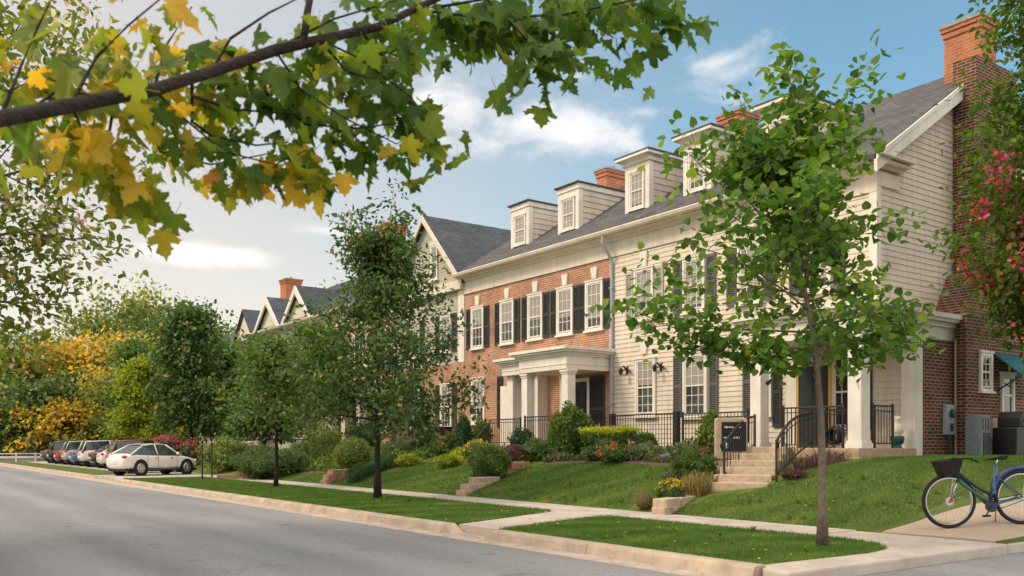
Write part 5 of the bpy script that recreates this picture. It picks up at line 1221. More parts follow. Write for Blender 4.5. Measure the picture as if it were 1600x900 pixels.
# ================================================================== CARS
def car_proto(kind, paint):
    suv = kind == 'suv'
    r = empty('parked_car')
    st = [(-2.30, .46, .72, .62), (-2.26, .34, .90, .74), (-2.05, .26, 1.00, .84), (-1.6, .23, 1.02, .89), (-.9, .22, .97, .905), (0, .22, .95, .91), (.8, .22, .94, .905), (1.3, .23, .90, .89), (1.8, .25, .82, .85), (2.12, .28, .72, .76), (2.28, .34, .60, .62)]
    if suv: st = [(x, zb + .08, zt + .10, w) for x, zb, zt, w in st]
    b = MB(); vs_ = []
    for x, zb, zt, w in st:
        h = [(w * .80, zb), (w * .97, zb + .10), (w, zb + (zt - zb) * .5), (w * .985, zt - .12), (w * .93, zt - .03), (w * .55, zt + .005)]
        vs_ += [(x, y, z) for y, z in h] + [(x, -y, z) for y, z in reversed(h)]
    n = 12; fs = []
    for i in range(len(st) - 1):
        for j in range(n): fs.append((i * n + j, (i + 1) * n + j, (i + 1) * n + (j + 1) % n, i * n + (j + 1) % n))
    fs += [tuple(range(n)), tuple(range((len(st) - 1) * n, len(st) * n))[::-1]]
    b.add(vs_, fs); body = b.build('body', paint, r, smooth=True, subsurf=1)
    if suv: gs = [(-2.18, 1.06, .80), (-1.95, 1.60, .66), (-.6, 1.66, .68), (.25, 1.62, .66), (1.15, 1.02, .78)]
    else: gs = [(-1.85, .98, .78), (-1.05, 1.38, .60), (-.4, 1.44, .62), (.25, 1.40, .60), (1.12, .90, .76)]
    zb = gs[0][1] - .1
    vs_ = []
    for x, z, w in gs: zz = 1.04 if suv else .93; wb = .83 if -1.9 < x < 1.1 else .78; vs_ += [(x, wb, min(z, zz)), (x, w, z), (x, -w, z), (x, -wb, min(z, zz))]
    fs = []
    for i in range(len(gs) - 1):
        for j in range(3): fs.append((i * 4 + j, i * 4 + j + 1, (i + 1) * 4 + j + 1, (i + 1) * 4 + j))
    MB().add(vs_, fs).build('window_glass', M['car_glass'], r)
    rp = MB(); tops = gs[1:4]       # roof skin and pillars over the glass
    v2 = [];
    for x, z, w in tops: v2 += [(x, w + .01, z + .004), (x, w * .6, z + .03), (x, -w * .6, z + .03), (x, -w - .01, z + .004)]
    rp.add(v2, [(i * 4 + j, i * 4 + j + 1, (i + 1) * 4 + j + 1, (i + 1) * 4 + j) for i in range(2) for j in range(3)])
    for s in (-1, 1):
        for (xa, xb) in ((gs[0], gs[1]), (gs[3], gs[4])):
            rp.tube([(xa[0], s * (xa[2] + .01), xa[1]), (xb[0], s * (xb[2] + .01), xb[1])], .04, 6)
        rp.tube([(-.35, s * .84, .95 + (.1 if suv else 0)), (-.42, s * (gs[2][2] + .005), gs[2][1])], .035, 6)
        rp.tube([(gs[1][0], s * (gs[1][2] + .01), gs[1][1]), (gs[2][0], s * (gs[2][2] + .012), gs[2][1]), (gs[3][0], s * (gs[3][2] + .01), gs[3][1])], .03, 6)
    rp.build('roof', paint, r, smooth=True)
    wr = .34 if not suv else .37
    for x in (-1.36, 1.40):
        for s in (-1, 1):
            w = empty('wheel', (x, s * .80, wr)); w.parent = r
            MB().lathe([(.0, 0), (wr * .92, 0), (wr, .03), (wr, .19), (wr * .92, .22), (0, .22)], (0, -.11, 0), 24, 'y').build('tyre', M['rubber'], w, smooth=False)
            q = MB().lathe([(.0, 0), (wr * .66, 0), (wr * .62, .02), (0, .012)], (0, 0, 0), 20, 'y')
            q.v = [(a, (b + .1) * s * 1.0 + s * .012, c) for a, b, c in q.v]
            for i in range(6): a = i * math.pi / 3; q.tube([(0, s * .125, 0), (wr * .6 * math.cos(a), s * .125, wr * .6 * math.sin(a))], .022, 4)
            q.build('rim', M['chrome'], w)
            MB().lathe([(.0, 0), (wr + .07, 0), (wr + .07, .02), (0, .02)], (x, s * (.875 if s > 0 else .895) - (.0 if s > 0 else 0), wr), 24, 'y').build('wheel_arch', M['black'], r)
    for s in (-1, 1):
        MB().blob((-2.16, s * .66, .86 + (.1 if suv else 0)), .12, .17, .08, 1, .02, 6).build('taillight', M['red_paint'], r, smooth=True)
        MB().blob((2.1, s * .60, .66 + (.1 if suv else 0)), .12, .18, .07, 1, .02, 6).build('headlight', M['chrome'], r, smooth=True)
        MB().blob((.75, s * .98, 1.0 + (.08 if suv else 0)), .07, .10, .07, 2, .05, 6).build('mirror', paint, r, smooth=True)
        MB().box(-.55, -.35, s * .915 - .01, s * .915 + .01, .80, .825).box(.35, .55, s * .915 - .01, s * .915 + .01, .80, .825).build('handle', M['chrome'], r)
    gl = .1 if suv else 0
    for s in (-1, 1):
        for xx in (-.98, -.36, .78): MB().tube([(xx, s * .885, .34 + gl), (xx, s * .912, .60 + gl), (xx, s * .90, .84 + gl), (xx, s * .855, .935 + gl)], .007, 4).build('door_gap', M['black'], r)
        MB().tube([(-2.0, s * .875, .33 + gl), (0, s * .905, .31 + gl), (2.0, s * .83, .35 + gl)], .02, 5).build('sill_trim', M['black'], r)
    MB().box(-2.33, -2.29, -.24, .24, .56, .68).build('number_plate', M['white'], r)
    MB().box(-2.1, 2.1, -.75, .75, .20, .30).build('underbody', M['black'], r)
    return r
def paint(name, c): return mat(name, c, .28, .5, coat=.8)
P = {k: paint(k + '_car_paint', c) for k, c in dict(white=(.72, .68, .63), pale=(.62, .58, .54), navy=(.02, .035, .08), red=(.30, .03, .03), black=(.018, .018, .02), silver=(.42, .42, .43), green=(.03, .07, .055), blue=(.05, .14, .30)).items()}
sed = car_proto('sedan', P['white']); suv = car_proto('suv', P['silver'])
sed_used = suv_used = False
CARS = [(11.2, 45.2, 'sedan', 'white', 22, 'white sedan nearest the houses, tail over the kerb, wheel arch facing the street'),
        (12.1, 49.3, 'sedan', 'pale', 8, 'pale grey sedan just behind the nearest white sedan'),
        (13.2, 52.4, 'sedan', 'navy', 0, 'navy blue sedan behind the pale grey sedan'),
        (13.3, 55.2, 'suv', 'red', 0, 'dark red SUV beside the navy sedan'),
        (13.3, 58.0, 'sedan', 'white', 0, 'white sedan between the dark red SUV and the black sedan'),
        (13.3, 60.4, 'sedan', 'black', 0, 'black sedan between two paler cars far along the row'),
        (13.2, 63.4, 'suv', 'white', 0, 'white SUV far along the parked row, beside the black sedan'),
        (13.2, 66.4, 'sedan', 'blue', 0, 'mid blue sedan far along the parked row'),
        (13.2, 69.4, 'suv', 'silver', 0, 'silver SUV far along the parked row, past the blue sedan'),
        (13.2, 72.6, 'sedan', 'red', 0, 'red sedan near the far end of the parked row'),
        (13.2, 75.8, 'suv', 'black', 0, 'black SUV near the far end of the parked row'),
        (13.2, 79.0, 'sedan', 'green', 0, 'dark green sedan at the far end of the parked row')]
def repaint(o, m):
    for c in [o] + list(o.children):
        if c.type == 'MESH' and c.name.split('.')[0] in ('body', 'roof', 'mirror'):
            c.material_slots[0].link = 'OBJECT'; c.material_slots[0].material = m
for x, y, k, pc_, a, lab in CARS:
    pr = sed if k == 'sedan' else suv
    first = not (sed_used if k == 'sedan' else suv_used)
    o = pr if first else copy_tree(pr)
    if k == 'sedan': sed_used = True
    else: suv_used = True
    o.scale = (.92, .92, 1.03)
    o.location = (x, y, zl(x, y) + .005 if x > 13.6 else .155); o.rotation_euler = (0, 0, R(a))
    tag(o, lab, 'car', 'cars parked in a row beyond the kerb'); repaint(o, P[pc_])

# ================================================================== TREES
# young street tree with large round leaves (nearest)
X, Y, z, D = gp(1285, 855)
tree('street_tree', 'nearest young street tree with large rounded bright green leaves and a slim grey trunk', 'tree', (X, Y, .14), 5.75, 2.95,
     lambda t: 2.05 * (1 - t) ** .55 * (.8 + .2 * math.sin(min(1, t * 3.0) * math.pi / 2)), .06, 26, 8, 3, 6, .12, 'heart', M['linden_leaf'], seed=11, sig=.15, lean=(-.75, .55), tint=(.52, .25), up=(.0, 1.15), droop=.15, asym=(-.27, .20), extra=[(z_, q * .812, -q * .584 + w_, e_, n_) for z_, q, w_, e_, n_ in ((3.6, -1.12, .1, 6.45, 11), (3.9, -.62, -.2, 6.80, 12), (4.2, -.20, .2, 6.85, 11), (3.8, .42, -.1, 6.75, 12), (3.4, .15, .3, 6.3, 8), (2.9, -2.75, 0, 3.35, 14), (2.8, -2.1, .3, 3.0, 9), (2.9, 1.38, 0, 3.35, 12), (2.75, .9, -.3, 2.85, 8), (2.75, -1.0, -.3, 2.75, 8))], group='young street trees along the kerb')
# dark street tree
X, Y, z, D = gp(590, 780)
tree('street_tree', 'dense dark green street tree with small leaves before the grey gabled house', 'tree', (X, Y, .14), 7.3, 1.9,
     lambda t: 2.95 * (1 - t) ** .8 * (.92 + .08 * math.sin(min(1, t * 3) * math.pi / 2)), .08, 40, 8, 4, 9, .15, 'oval', M['dark_leaf'], bark='bark_dark', seed=5, sig=.19, lean=(.1, 0), extra=[(4.6, .812 * q, -.584 * q, e_, 10) for q, e_ in ((-.9, 7.5), (.35, 8.3), (.75, 7.7), (-.3, 7.6))] + [(2.2, .812 * q, -.584 * q, e_, 12) for q, e_ in ((-2.1, 3.6), (2.5, 3.3), (2.2, 4.6), (-2.2, 4.6), (1.2, 2.2))], tint=(.45, .25), up=(0, 1.2), droop=.3, group='young street trees along the kerb')
X, Y = 11.3, 29.5
tree('street_tree', 'smaller bushy street tree right of the parked white sedan, third along the kerb', 'tree', (X, Y, .14), 4.9, 1.55,
     lambda t: 2.05 * (1 - t) ** .55, .065, 30, 7, 4, 6, .17, 'oval', M['mid_leaf'], bark='bark_dark', seed=8, sig=.24, tint=(.4, .25), up=(.1, 1.2), droop=.3, flower=(M['pink_petal'], .05, 8, .05, .12), group='young street trees along the kerb')
# small trees in the front yards, farther along
for (x, y, h, r, m, sd_, lab) in ((15.2, 53.0, 8.8, 2.6, 'dark_leaf', 21, 'broad very dark green tree standing behind the parked cars'),
                                 (16.8, 45.5, 5.9, 1.7, 'dark_leaf', 22, 'dark slender tree rising before the twin-gabled house'),
                                 (15.4, 65.0, 6.6, 2.3, 'lime_leaf', 23, 'yellow-green young tree above the middle of the parked row'),
                                 (16.6, 38.5, 5.6, 1.6, 'mid_leaf', 24, 'leafy tree before the colonnaded porch, between the two darker street trees'),
                                 (16.5, 72, 8.5, 3.0, 'mid_leaf', 25, 'mid green tree behind the far end of the parked row'),
                                 (18.2, 57.5, 7.0, 2.0, 'mid_leaf', 26, 'green tree hiding the foot of the farthest pale townhouse')):
    tree('yard_tree', lab, 'tree', (x, y, zl(x, y)), h, h * (.42 if sd_ == 24 else .24), lambda t, r=r: r * (1 - t) ** .5 * (.7 + .3 * math.sin(min(1, t * 2.5) * math.pi / 2)), .13, 34, 7, 4, 10, .30, 'rhomb', M[m], bark='bark_dark', seed=sd_, sig=.34, up=(.05, 1.25), droop=.2, group='trees in the front yards')
# flowering shrub tree at the right edge (crape myrtle)
tree('flowering_tree', 'multi-stemmed tree with crimson and pink flower clusters by the dark brick end wall', 'tree', (21.15, 7.8, .55), 11.6, 2.8,
     lambda t: 3.25 * min(1, (t + .10) / .32) ** .8 * (1 - .50 * t), .12, 34, 9, 4, 13, .165, 'oval', M['bright_leaf'], seed=31, sig=.24, stems=3, fmax=7.4, extra=[(3.6 + .35 * i_, -.812 * q - .3 * (i_ % 2), .584 * q - .3 * (i_ % 3), e_, 13) for i_, (q, e_) in enumerate(((2.9, 4.6), (3.3, 5.2), (2.5, 5.7), (3.0, 6.4), (2.3, 7.0), (2.0, 4.2), (2.2, 8.0), (1.8, 8.8)))], tint=(.55, .24), up=(-.05, 1.0), droop=.5, flower=(M['red_petal'], .065, 75, .075, .15))
# tree on the opposite verge, left edge; pale petals paint in sky highlights
tree('flowering_tree', 'loose olive-green tree reaching in at the left edge, pale pink petals standing for sky highlights', 'tree', (-.9, 15.9, .15), 8.2, 3.3,
     lambda t: 4.15 * math.sin(min(1, .22 + t * .78) * math.pi) ** .6 + .3, .15, 52, 11, 5, 13, .14, 'oval', M['fresh_leaf'], seed=41, sig=.22, tint=(.6, .25), up=(.05, 1.1), droop=.12, flower=(M['sky_glint_petal'], .15, 26, .06, .18))

# woodland behind the end of the street: single trees
rn = random.Random(77)
WOOD = [(210, 475, 112, 10.5, 'olive_leaf'), (150, 500, 118, 8, 'olive_leaf'), (265, 500, 108, 8, 'dark_leaf'), (110, 555, 96, 7, 'orange_leaf'), (165, 545, 94, 7.5, 'yellow_leaf'),
        (60, 540, 100, 8, 'mid_leaf'), (20, 560, 92, 7.5, 'olive_leaf'), (-40, 530, 95, 8, 'mid_leaf'), (130, 590, 88, 5, 'dark_leaf'), (60, 610, 84, 5, 'dark_leaf'), (205, 585, 86, 5, 'yellow_leaf'), (170, 615, 84, 4.5, 'olive_leaf'),
        (20, 640, 82, 4, 'mid_leaf'), (95, 640, 82, 4, 'yellow_leaf'), (240, 560, 90, 6, 'dark_leaf'), (310, 520, 105, 7.5, 'mid_leaf'), (360, 540, 110, 7.5, 'mid_leaf'), (-110, 520, 100, 9, 'olive_leaf'), (0, 600, 88, 5.5, 'dark_leaf')]
WLAB = ['tallest olive tree of the wood, its broad crown topping the others', 'tall olive tree just left of the tallest one', 'tall dark green tree just right of the tallest olive one',
        'orange tinged tree in the left half of the wood', 'large golden yellow tree below the tall olive trees', 'tall mid green tree at the left of the wood, behind the loose olive-green branches',
        'tall olive tree near the left edge of the wood', 'mid green tree cut by the left edge of the frame', 'low dark green tree before the orange and golden trees', 'low dark green tree left of the orange tree, above the guard rail',
        'smaller golden tree before the dark tree, right of the large golden one', 'low olive tree between the two golden trees', 'low mid green tree at the left edge above the guard rail', 'small golden bush-like tree right behind the guard rail',
        'deep green tree behind the yellow-green young tree', 'mid green tree behind the farthest pale townhouse', 'mid green tree hidden behind the twin-gabled house', 'olive tree outside the left edge of the frame', 'dark green tree at the left edge, middle height of the wood']
names = {'olive_leaf': 'olive green', 'dark_leaf': 'deep green', 'orange_leaf': 'orange tinged', 'yellow_leaf': 'golden yellow', 'mid_leaf': 'mid green'}
for i, (px, py, D, r, m) in enumerate(WOOD):
    p = cam_pt(px, 700, D); h = CH + (695 - py) / 1400 * D
    size = 'tall' if h > 14 else ('small' if h < 7 else 'medium')
    where = ['far left', 'left', 'middle', 'right'][0 if px < 30 else 1 if px < 120 else 2 if px < 220 else 3]
    tree('woodland_tree', WLAB[i], 'tree', (p.x, p.y, 0), h, h * .12,
         lambda t, r=r: r * math.sin(min(1, .28 + t * .72) * math.pi) ** .55 + .3, .25, 22, 6, 3, 9, .62 if r > 6 else .45, 'rhomb', M[m], bark='bark_dark', seed=100 + i, sig=r * .11, tint=(.45, .28), up=(-.05, 1.2), droop=.1, group='woodland trees beyond the street end')
# a far-off wood closing the view
rg = np.random.default_rng(9); n = 26000
aa = rg.uniform(-.35, 1.2, n); Dd = rg.uniform(135, 165, n); hh = (6 + 5 * np.sin(aa * 23) * np.sin(aa * 9 + 1) + 3 * np.sin(aa * 47)) + 8
Cw = np.stack([Dd * np.sin(aa), Dd * np.cos(aa), hh * rg.random(n) ** .8], 1)
tag(leaf_mesh('far_wood', Cw, rnd_dirs(rg, n), rnd_dirs(rg, n) + np.array([-.5, -.6, .5]), rg.uniform(1.2, 2.6, n), rg.normal(.45, .25, n), 'rhomb', M['mid_leaf']), 'distant green wood closing the view behind the houses', 'wood', kind='stuff')

# ------------------------------------------------------------------ foreground maple
mpl = empty('maple_tree', (-1.04, 1.98, .15), 0, 'maple whose dark bough of yellowing and green lobed leaves hangs across the top left', 'tree')
O0 = Vector((-1.04, 1.98, .15))
tk = MB().tube([(0, 0, -.1), (.02, .03, 1.0), (-.02, .02, 2.0), (.05, -.05, 3.5), (0, .1, 5.0), (.1, .1, 6.8)], [.20, .15, .135, .11, .07, .02], 14)
tk.build('trunk', M['bark_dark'], mpl, smooth=True)
def cp3(px, py, D): return cam_pt(px, py, D) - O0
bo = MB()
main = [Vector((-.02, .02, 1.62)), cp3(-260, 232, 1.25), cp3(-40, 193, 1.5), cp3(110, 165, 1.66), cp3(240, 140, 1.8), cp3(330, 112, 1.92), cp3(430, 78, 2.05), cp3(500, 62, 2.12), cp3(590, 42, 2.25), cp3(690, -6, 2.4), cp3(800, -60, 2.55)]
bo.tube(main, [.045, .028, .0145, .0138, .0130, .0124, .0126, .0115, .0098, .0085, .006], 10)
bo.tube([cp3(474, 66, 2.09), cp3(480, 20, 2.12), cp3(492, -40, 2.2)], [.010, .009, .007], 8)
SPR = []
def spray(pts, n, spread, size, tm, ts, r0=.005):
    P_ = [cp3(*p) for p in pts]; bo.tube(P_, [r0 * (1 - .6 * i / (len(P_) - 1)) for i in range(len(P_))], 6); SPR.append((P_, n, spread, size, tm, ts))
spray([(590, 42, 2.25), (655, 16, 2.40), (760, 28, 2.45), (880, 23, 2.50), (1000, -2, 2.55), (1060, -17, 2.60)], 134, (.085, .12), 0.061, 0.22, .12, .0045)
spray([(690, 10, 2.40), (760, -2, 2.45), (830, 68, 2.40), (900, 88, 2.40)], 58, (.09, .10), 0.06, 0.26, .12, .004)
spray([(740, -20, 2.40), (900, -32, 2.60), (1040, -22, 2.65)], 51, (.07, .12), 0.062, 0.28, .12, .004)
spray([(390, 100, 2.00), (420, 150, 2.15), (480, 195, 2.20), (560, 200, 2.25), (640, 190, 2.30)], 27, (.07, .12), 0.048, 0.30, .16, .004)
spray([(500, 62, 2.12), (540, 110, 2.22), (600, 130, 2.25), (650, 165, 2.30)], 31, (.075, .12), 0.048, 0.30, .16, .004)
spray([(560, 45, 2.20), (580, 68, 2.30), (620, 88, 2.35)], 20, (.07, .1), 0.048, 0.25, .14, .004)
spray([(300, 125, 1.90), (300, 190, 2.00), (330, 212, 2.05), (400, 227, 2.10), (450, 222, 2.15)], 15, (.055, .12), 0.048, 0.34, .2, .004)
spray([(215, 150, 1.80), (230, 182, 2.23), (250, 237, 2.28), (330, 257, 2.33), (420, 240, 2.38)], 28, (.045, .12), 0.051, 0.48, .2, .004)
spray([(180, 150, 1.75), (170, 212, 2.18), (160, 272, 2.23), (200, 292, 2.26)], 15, (.045, .12), 0.048, 0.51, 0.14, .004)
spray([(300, 150, 1.90), (360, 170, 2.05), (470, 180, 2.15)], 9, (.05, .1), 0.046, 0.30, .15, .004)
spray([(330, 112, 1.92), (360, 60, 2.00), (420, 20, 2.00), (480, -10, 2.10)], 31, (.09, .16), 0.057, 0.36, .2, .004)
spray([(430, 78, 2.05), (520, 30, 2.20), (620, 0, 2.30)], 33, (.075, .14), 0.055, 0.28, .16, .004)
spray([(240, 140, 1.80), (260, 70, 2.08), (300, 10, 2.08)], 30, (.085, .18), 0.06, 0.49, 0.16, .004)
spray([(110, 165, 1.66), (150, 90, 1.88), (200, 40, 1.83), (260, -10, 1.88)], 46, (.085, .18), 0.058, 0.53, 0.13, .004)
spray([(0, 185, 1.55), (30, 110, 1.78), (60, 40, 1.78), (90, -20, 1.83)], 46, (.10, .2), 0.057, 0.53, 0.12, .004)
spray([(40, 178, 1.60), (90, 140, 1.83), (150, 150, 1.78)], 19, (.05, .14), 0.054, 0.51, 0.11, .004)
spray([(-60, 190, 1.50), (-80, 100, 1.83), (-60, 30, 1.83)], 28, (.1, .2), 0.057, 0.50, .16, .004)
spray([(0, 190, 1.60), (40, 202, 2.28), (120, 222, 2.48)], 19, (.05, .14), 0.048, 0.45, .18, .004)
spray([(240, 140, 1.80), (290, 187, 1.95), (350, 237, 2.00), (430, 257, 2.05), (480, 234, 2.10)], 43, (.042, .12), 0.058, 0.42, .22, .003)
spray([(430, 78, 2.05), (470, 140, 2.10), (540, 185, 2.15), (620, 225, 2.20), (650, 205, 2.20)], 52, (.06, .12), 0.058, 0.34, .18, .003)
spray([(500, 62, 2.12), (560, 90, 2.20), (640, 150, 2.25), (670, 185, 2.30)], 32, (.05, .1), 0.058, 0.28, .12, .003)
spray([(110, 165, 1.66), (140, 222, 1.90), (180, 282, 1.95), (235, 302, 1.95)], 33, (.035, .1), 0.058, 0.61, 0.11, .003)
bo.build('bough', M['bark_dark'], mpl, smooth=True)
rg = np.random.default_rng(3); Cs = []; Ts = []; Ns = []; Ss = []; Ti = []
for P_, n, (sx_, sd2), size, tm, tsd in SPR:
    for i in range(n):
        t = rg.random() ** .8 * (len(P_) - 1); k = min(len(P_) - 2, int(t)); p = P_[k].lerp(P_[k + 1], t - k)
        o = rg.normal(size=3) * np.array([sx_, sx_, sx_ * .75]) * .62; o[2] -= size * .30
        Cs.append(np.array(p) + o + (abs(rg.normal()) * .8 + .1) * np.array([.584, .812, 0]) * sd2)
        dr = np.array(P_[k + 1] - P_[k]); dr = dr / (np.linalg.norm(dr) + 1e-9)
        Ts.append(dr * .45 + rg.normal(size=3) * np.array([.75, .75, .35]) + np.array([0, 0, -.75]))
        Ns.append(np.array([-.35, -.5, .55]) + rg.normal(size=3) * .55)
        Ss.append(size * rg.uniform(.5, 1.3)); Ti.append(np.clip(rg.normal(tm, tsd), .03, 1))
# the rest of the crown, above the frame
for i in range(420):
    d = rg.normal(size=3); d /= np.linalg.norm(d); rr = rg.random() ** .4
    Cs.append(np.array([-1.2 + d[0] * 1.9 * rr, -.9 + d[1] * 1.9 * rr, 6.2 + d[2] * 1.5 * rr])); Ts.append(rg.normal(size=3) + np.array([0, 0, -.6])); Ns.append(rg.normal(size=3) * .6 + np.array([0, 0, 1.])); Ss.append(.12 * rg.uniform(.7, 1.2)); Ti.append(np.clip(rg.normal(.4, .2), 0, 1))
leaf_mesh('leaves', np.array(Cs), np.array(Ts), np.array(Ns), np.array(Ss), np.array(Ti), 'maple', M['maple_leaf'], mpl)

# ================================================================== SHRUBS AND FLOWERS
def px_bush(name, label, px, pyb, wpx, hpx, m, n, ls, kind='oval', depth=1.0, X=None, **k):
    """shrub whose foot stands where that sight line meets the yard"""
    if X is None: X, Y, z, D = gp(px, pyb)
    else: Y, D = onX(px, X); z = zl(X, Y)
    w = wpx / 1400 * D / 2; h = hpx / 1400 * D
    return bush(name, label, 'shrub' if 'cat' not in k else k.pop('cat'), (X, Y, z - .03), w * .95 * depth, w * .95, h * .52, n, ls, M[m], kind, seed=int(px * 7 + pyb), cz=h * .50, **k)
px_bush('clipped_shrub', 'round clipped bush with yellow-edged leaves before the black wheeled bin', 552, 738, 66, 54, 'boxwood_leaf', 5200, .06, lump=.05, tint=(.72, .2))
px_bush('shrub', 'loose olive bush left of the round clipped bush', 508, 722, 62, 54, 'olive_leaf', 3200, .09)
px_bush('juniper_shrub', 'long dark spreading juniper mound beside the smaller street tree', 425, 745, 130, 46, 'dark_leaf', 7000, .10, lump=.12, tint=(.5, .22))
px_bush('shrub', 'yellowish green mounded bush by the slim black posts', 358, 735, 90, 48, 'boxwood_leaf', 4200, .11, tint=(.75, .2))
px_bush('conifer_shrub', 'upright conical evergreen before the low brick areaway wall', 664, 712, 30, 60, 'conifer_leaf', 3200, .08, 'rhomb', lump=.06)
px_bush('conifer_shrub', 'slim tall evergreen left of the curved brick-house handrail', 724, 696, 24, 60, 'conifer_leaf', 2200, .08, 'rhomb', X=18.6)
px_bush('conifer_shrub', 'bright green pointed evergreen under the lower brick-house window', 752, 690, 30, 52, 'mid_leaf', 2200, .08, 'rhomb', X=19.2)
px_bush('flowering_shrub', 'mound of yellow flowers behind the bushy green shrub', 747, 725, 52, 36, 'mid_leaf', 2200, .06, flower=(M['yellow_petal'], 60, 6, .05, .1))
px_bush('shrub', 'bushy fresh green shrub at the lawn corner, below the yellow flowers', 765, 750, 66, 54, 'mid_leaf', 5200, .075, tint=(.5, .25), lump=.16)
px_bush('shrub', 'purplish twiggy shrub right of the bushy green shrub', 800, 728, 44, 34, 'purple_leaf', 1800, .06)
px_bush('shrub', 'very dark round shrub before the low landing railing', 816, 694, 38, 40, 'conifer_leaf', 2200, .08, X=18.4, tint=(.2, .15))
px_bush('shrub', 'big broad-leaved green shrub before the square white porch', 893, 704, 58, 76, 'mid_leaf', 3800, .13, tint=(.42, .22), X=18.0, lump=.15)
px_bush('flowering_shrub', 'shrub with yellow and orange flowers left of the big broad-leaved shrub', 872, 704, 26, 66, 'mid_leaf', 1500, .10, X=18.15, flower=(M['orange_petal'], 30, 8, .06, .0))
px_bush('shrub', 'rounded green shrub below the big broad-leaved shrub', 868, 708, 50, 30, 'dark_leaf', 1800, .08, X=17.8)
X, Y, z, D = gp(952, 708); 
hg = bush('hedge', 'box-shaped hedge with bright yellow-green top before the white porch rail', 'hedge', (18.0, onX(952, 18.0)[0], zl(18, 20)), .42, .95, .42, 4600, .075, M['mid_leaf'], seed=3, cz=.42, flat=.55, lump=.03)
rg = np.random.default_rng(5); k = 2600; u = rg.uniform(-1, 1, (k, 2))
leaf_mesh('yellow_top', np.stack([u[:, 0] * .42, u[:, 1] * .93, .80 + .05 * np.cos(u[:, 0] * 1.5) + rg.normal(0, .045, k)], 1), rnd_dirs(rg, k) + np.array([0, 0, .7]), rnd_dirs(rg, k) + np.array([-.3, -.2, .9]), rg.uniform(.05, .1, k), rg.normal(.75, .2, k), 'oval', M['lime_leaf'], hg)
px_bush('flowering_plant', 'red-orange flowers growing at the foot of the yellow-topped hedge', 962, 712, 60, 30, 'mid_leaf', 1300, .07, X=17.55, flower=(M['orange_petal'], 26, 8, .06, -.2))
px_bush('shrub', 'green mounded shrub left of the sign slab', 1082, 752, 62, 44, 'mid_leaf', 4800, .07, tint=(.35, .22))
px_bush('shrub', 'small dark green shrub above the mounded shrub by the sign slab', 1070, 728, 46, 26, 'dark_leaf', 1800, .07)
px_bush('shrub', 'tall leafy green shrub behind the sign slab', 1116, 700, 44, 68, 'mid_leaf', 3000, .11, X=18.3, tint=(.6, .25))
px_bush('flowering_plant', 'small clump of red flowers left of the sign slab', 1100, 706, 26, 22, 'dark_leaf', 700, .06, X=17.9, flower=(M['red_petal'], 26, 7, .05, -.1))
px_bush('shrub', 'clipped dwarf shrub with yellow top in the stone edging near the sidewalk', 1048, 790, 46, 40, 'dark_leaf', 2600, .045, lump=.04, flower=(M['yellow_petal'], 70, 6, .03, .45))
px_bush('shrub', 'faded pinkish tuft beside the dwarf yellow-topped shrub', 1006, 797, 32, 32, 'reed_leaf', 1500, .06, 'strap')
px_bush('shrub', 'low bluish shrub on the right of the steps handrail', 1240, 748, 40, 16, 'purple_leaf', 900, .05)
px_bush('shrub', 'dark long shrub in the shaded bed before the colonnaded porch', 470, 700, 60, 34, 'purple_leaf', 1800, .12)
px_bush('shrub', 'dark green shrub behind the loose olive bush', 570, 706, 56, 46, 'dark_leaf', 2200, .11, X=18.5)
px_bush('flowering_shrub', 'magenta flowering bush behind the parked white sedan', 264, 712, 70, 46, 'mid_leaf', 2600, .14, X=14.7, flower=(M['magenta_petal'], 90, 10, .10, .1))
px_bush('flowering_shrub', 'small red flowering bush left of the slim black posts', 298, 718, 34, 40, 'dark_leaf', 900, .14, X=14.8, flower=(M['red_petal'], 26, 8, .10, 0))
px_bush('shrub', 'low hummock of shrubs at the far end of the wood', 60, 712, 110, 40, 'yellow_leaf', 2200, .4, X=17)
px_bush('shrub', 'grey-green feathery mound left of the boulders, above the mulch edge', 1003, 718, 50, 26, 'grey_leaf', 2400, .08, 'strap', lump=.25)
px_bush('shrub', 'low grey-green tuft under the big broad-leaved shrub', 935, 720, 44, 20, 'grey_leaf', 1800, .08, lump=.25)
px_bush('shrub', 'ragged green clump at the left end of the mulch edge', 838, 718, 56, 30, 'mid_leaf', 2400, .09, lump=.28)
px_bush('shrub', 'small fresh green clump on the mulch edge between two grey-green tufts', 968, 722, 34, 18, 'bright_leaf', 1200, .07, lump=.25)
px_bush('shrub', 'grey-green mound left of the conical evergreen', 632, 712, 52, 28, 'grey_leaf', 2200, .09, lump=.25)
px_bush('flowering_plant', 'orange flowered clump right of the conical evergreen', 692, 712, 40, 30, 'mid_leaf', 1800, .08, lump=.25, flower=(M['orange_petal'], 30, 6, .05, 0))
px_bush('shrub', 'dark ragged shrub at the foot of the slim tall evergreen', 714, 708, 34, 36, 'dark_leaf', 1600, .08, lump=.25)
px_bush('shrub', 'lime leafy clump at the left end of the lime ground cover', 640, 728, 40, 18, 'lime_leaf', 1300, .08, lump=.25)
px_bush('shrub', 'lime leafy clump at the right end of the lime ground cover', 700, 730, 36, 18, 'lime_leaf', 1300, .08, lump=.25)
px_bush('shrub', 'sprawling green shrub between the juniper mound and the loose olive bush', 478, 724, 54, 32, 'mid_leaf', 2200, .10, lump=.25)
px_bush('shrub', 'ragged green shrub left of the dwarf yellow-topped shrub', 1058, 756, 40, 22, 'grey_leaf', 1600, .06, lump=.25)
px_bush('shrub', 'leafy green shrub before the thick gatepost of the railing', 1010, 700, 30, 34, 'mid_leaf', 1500, .09, X=18.6, lump=.25)
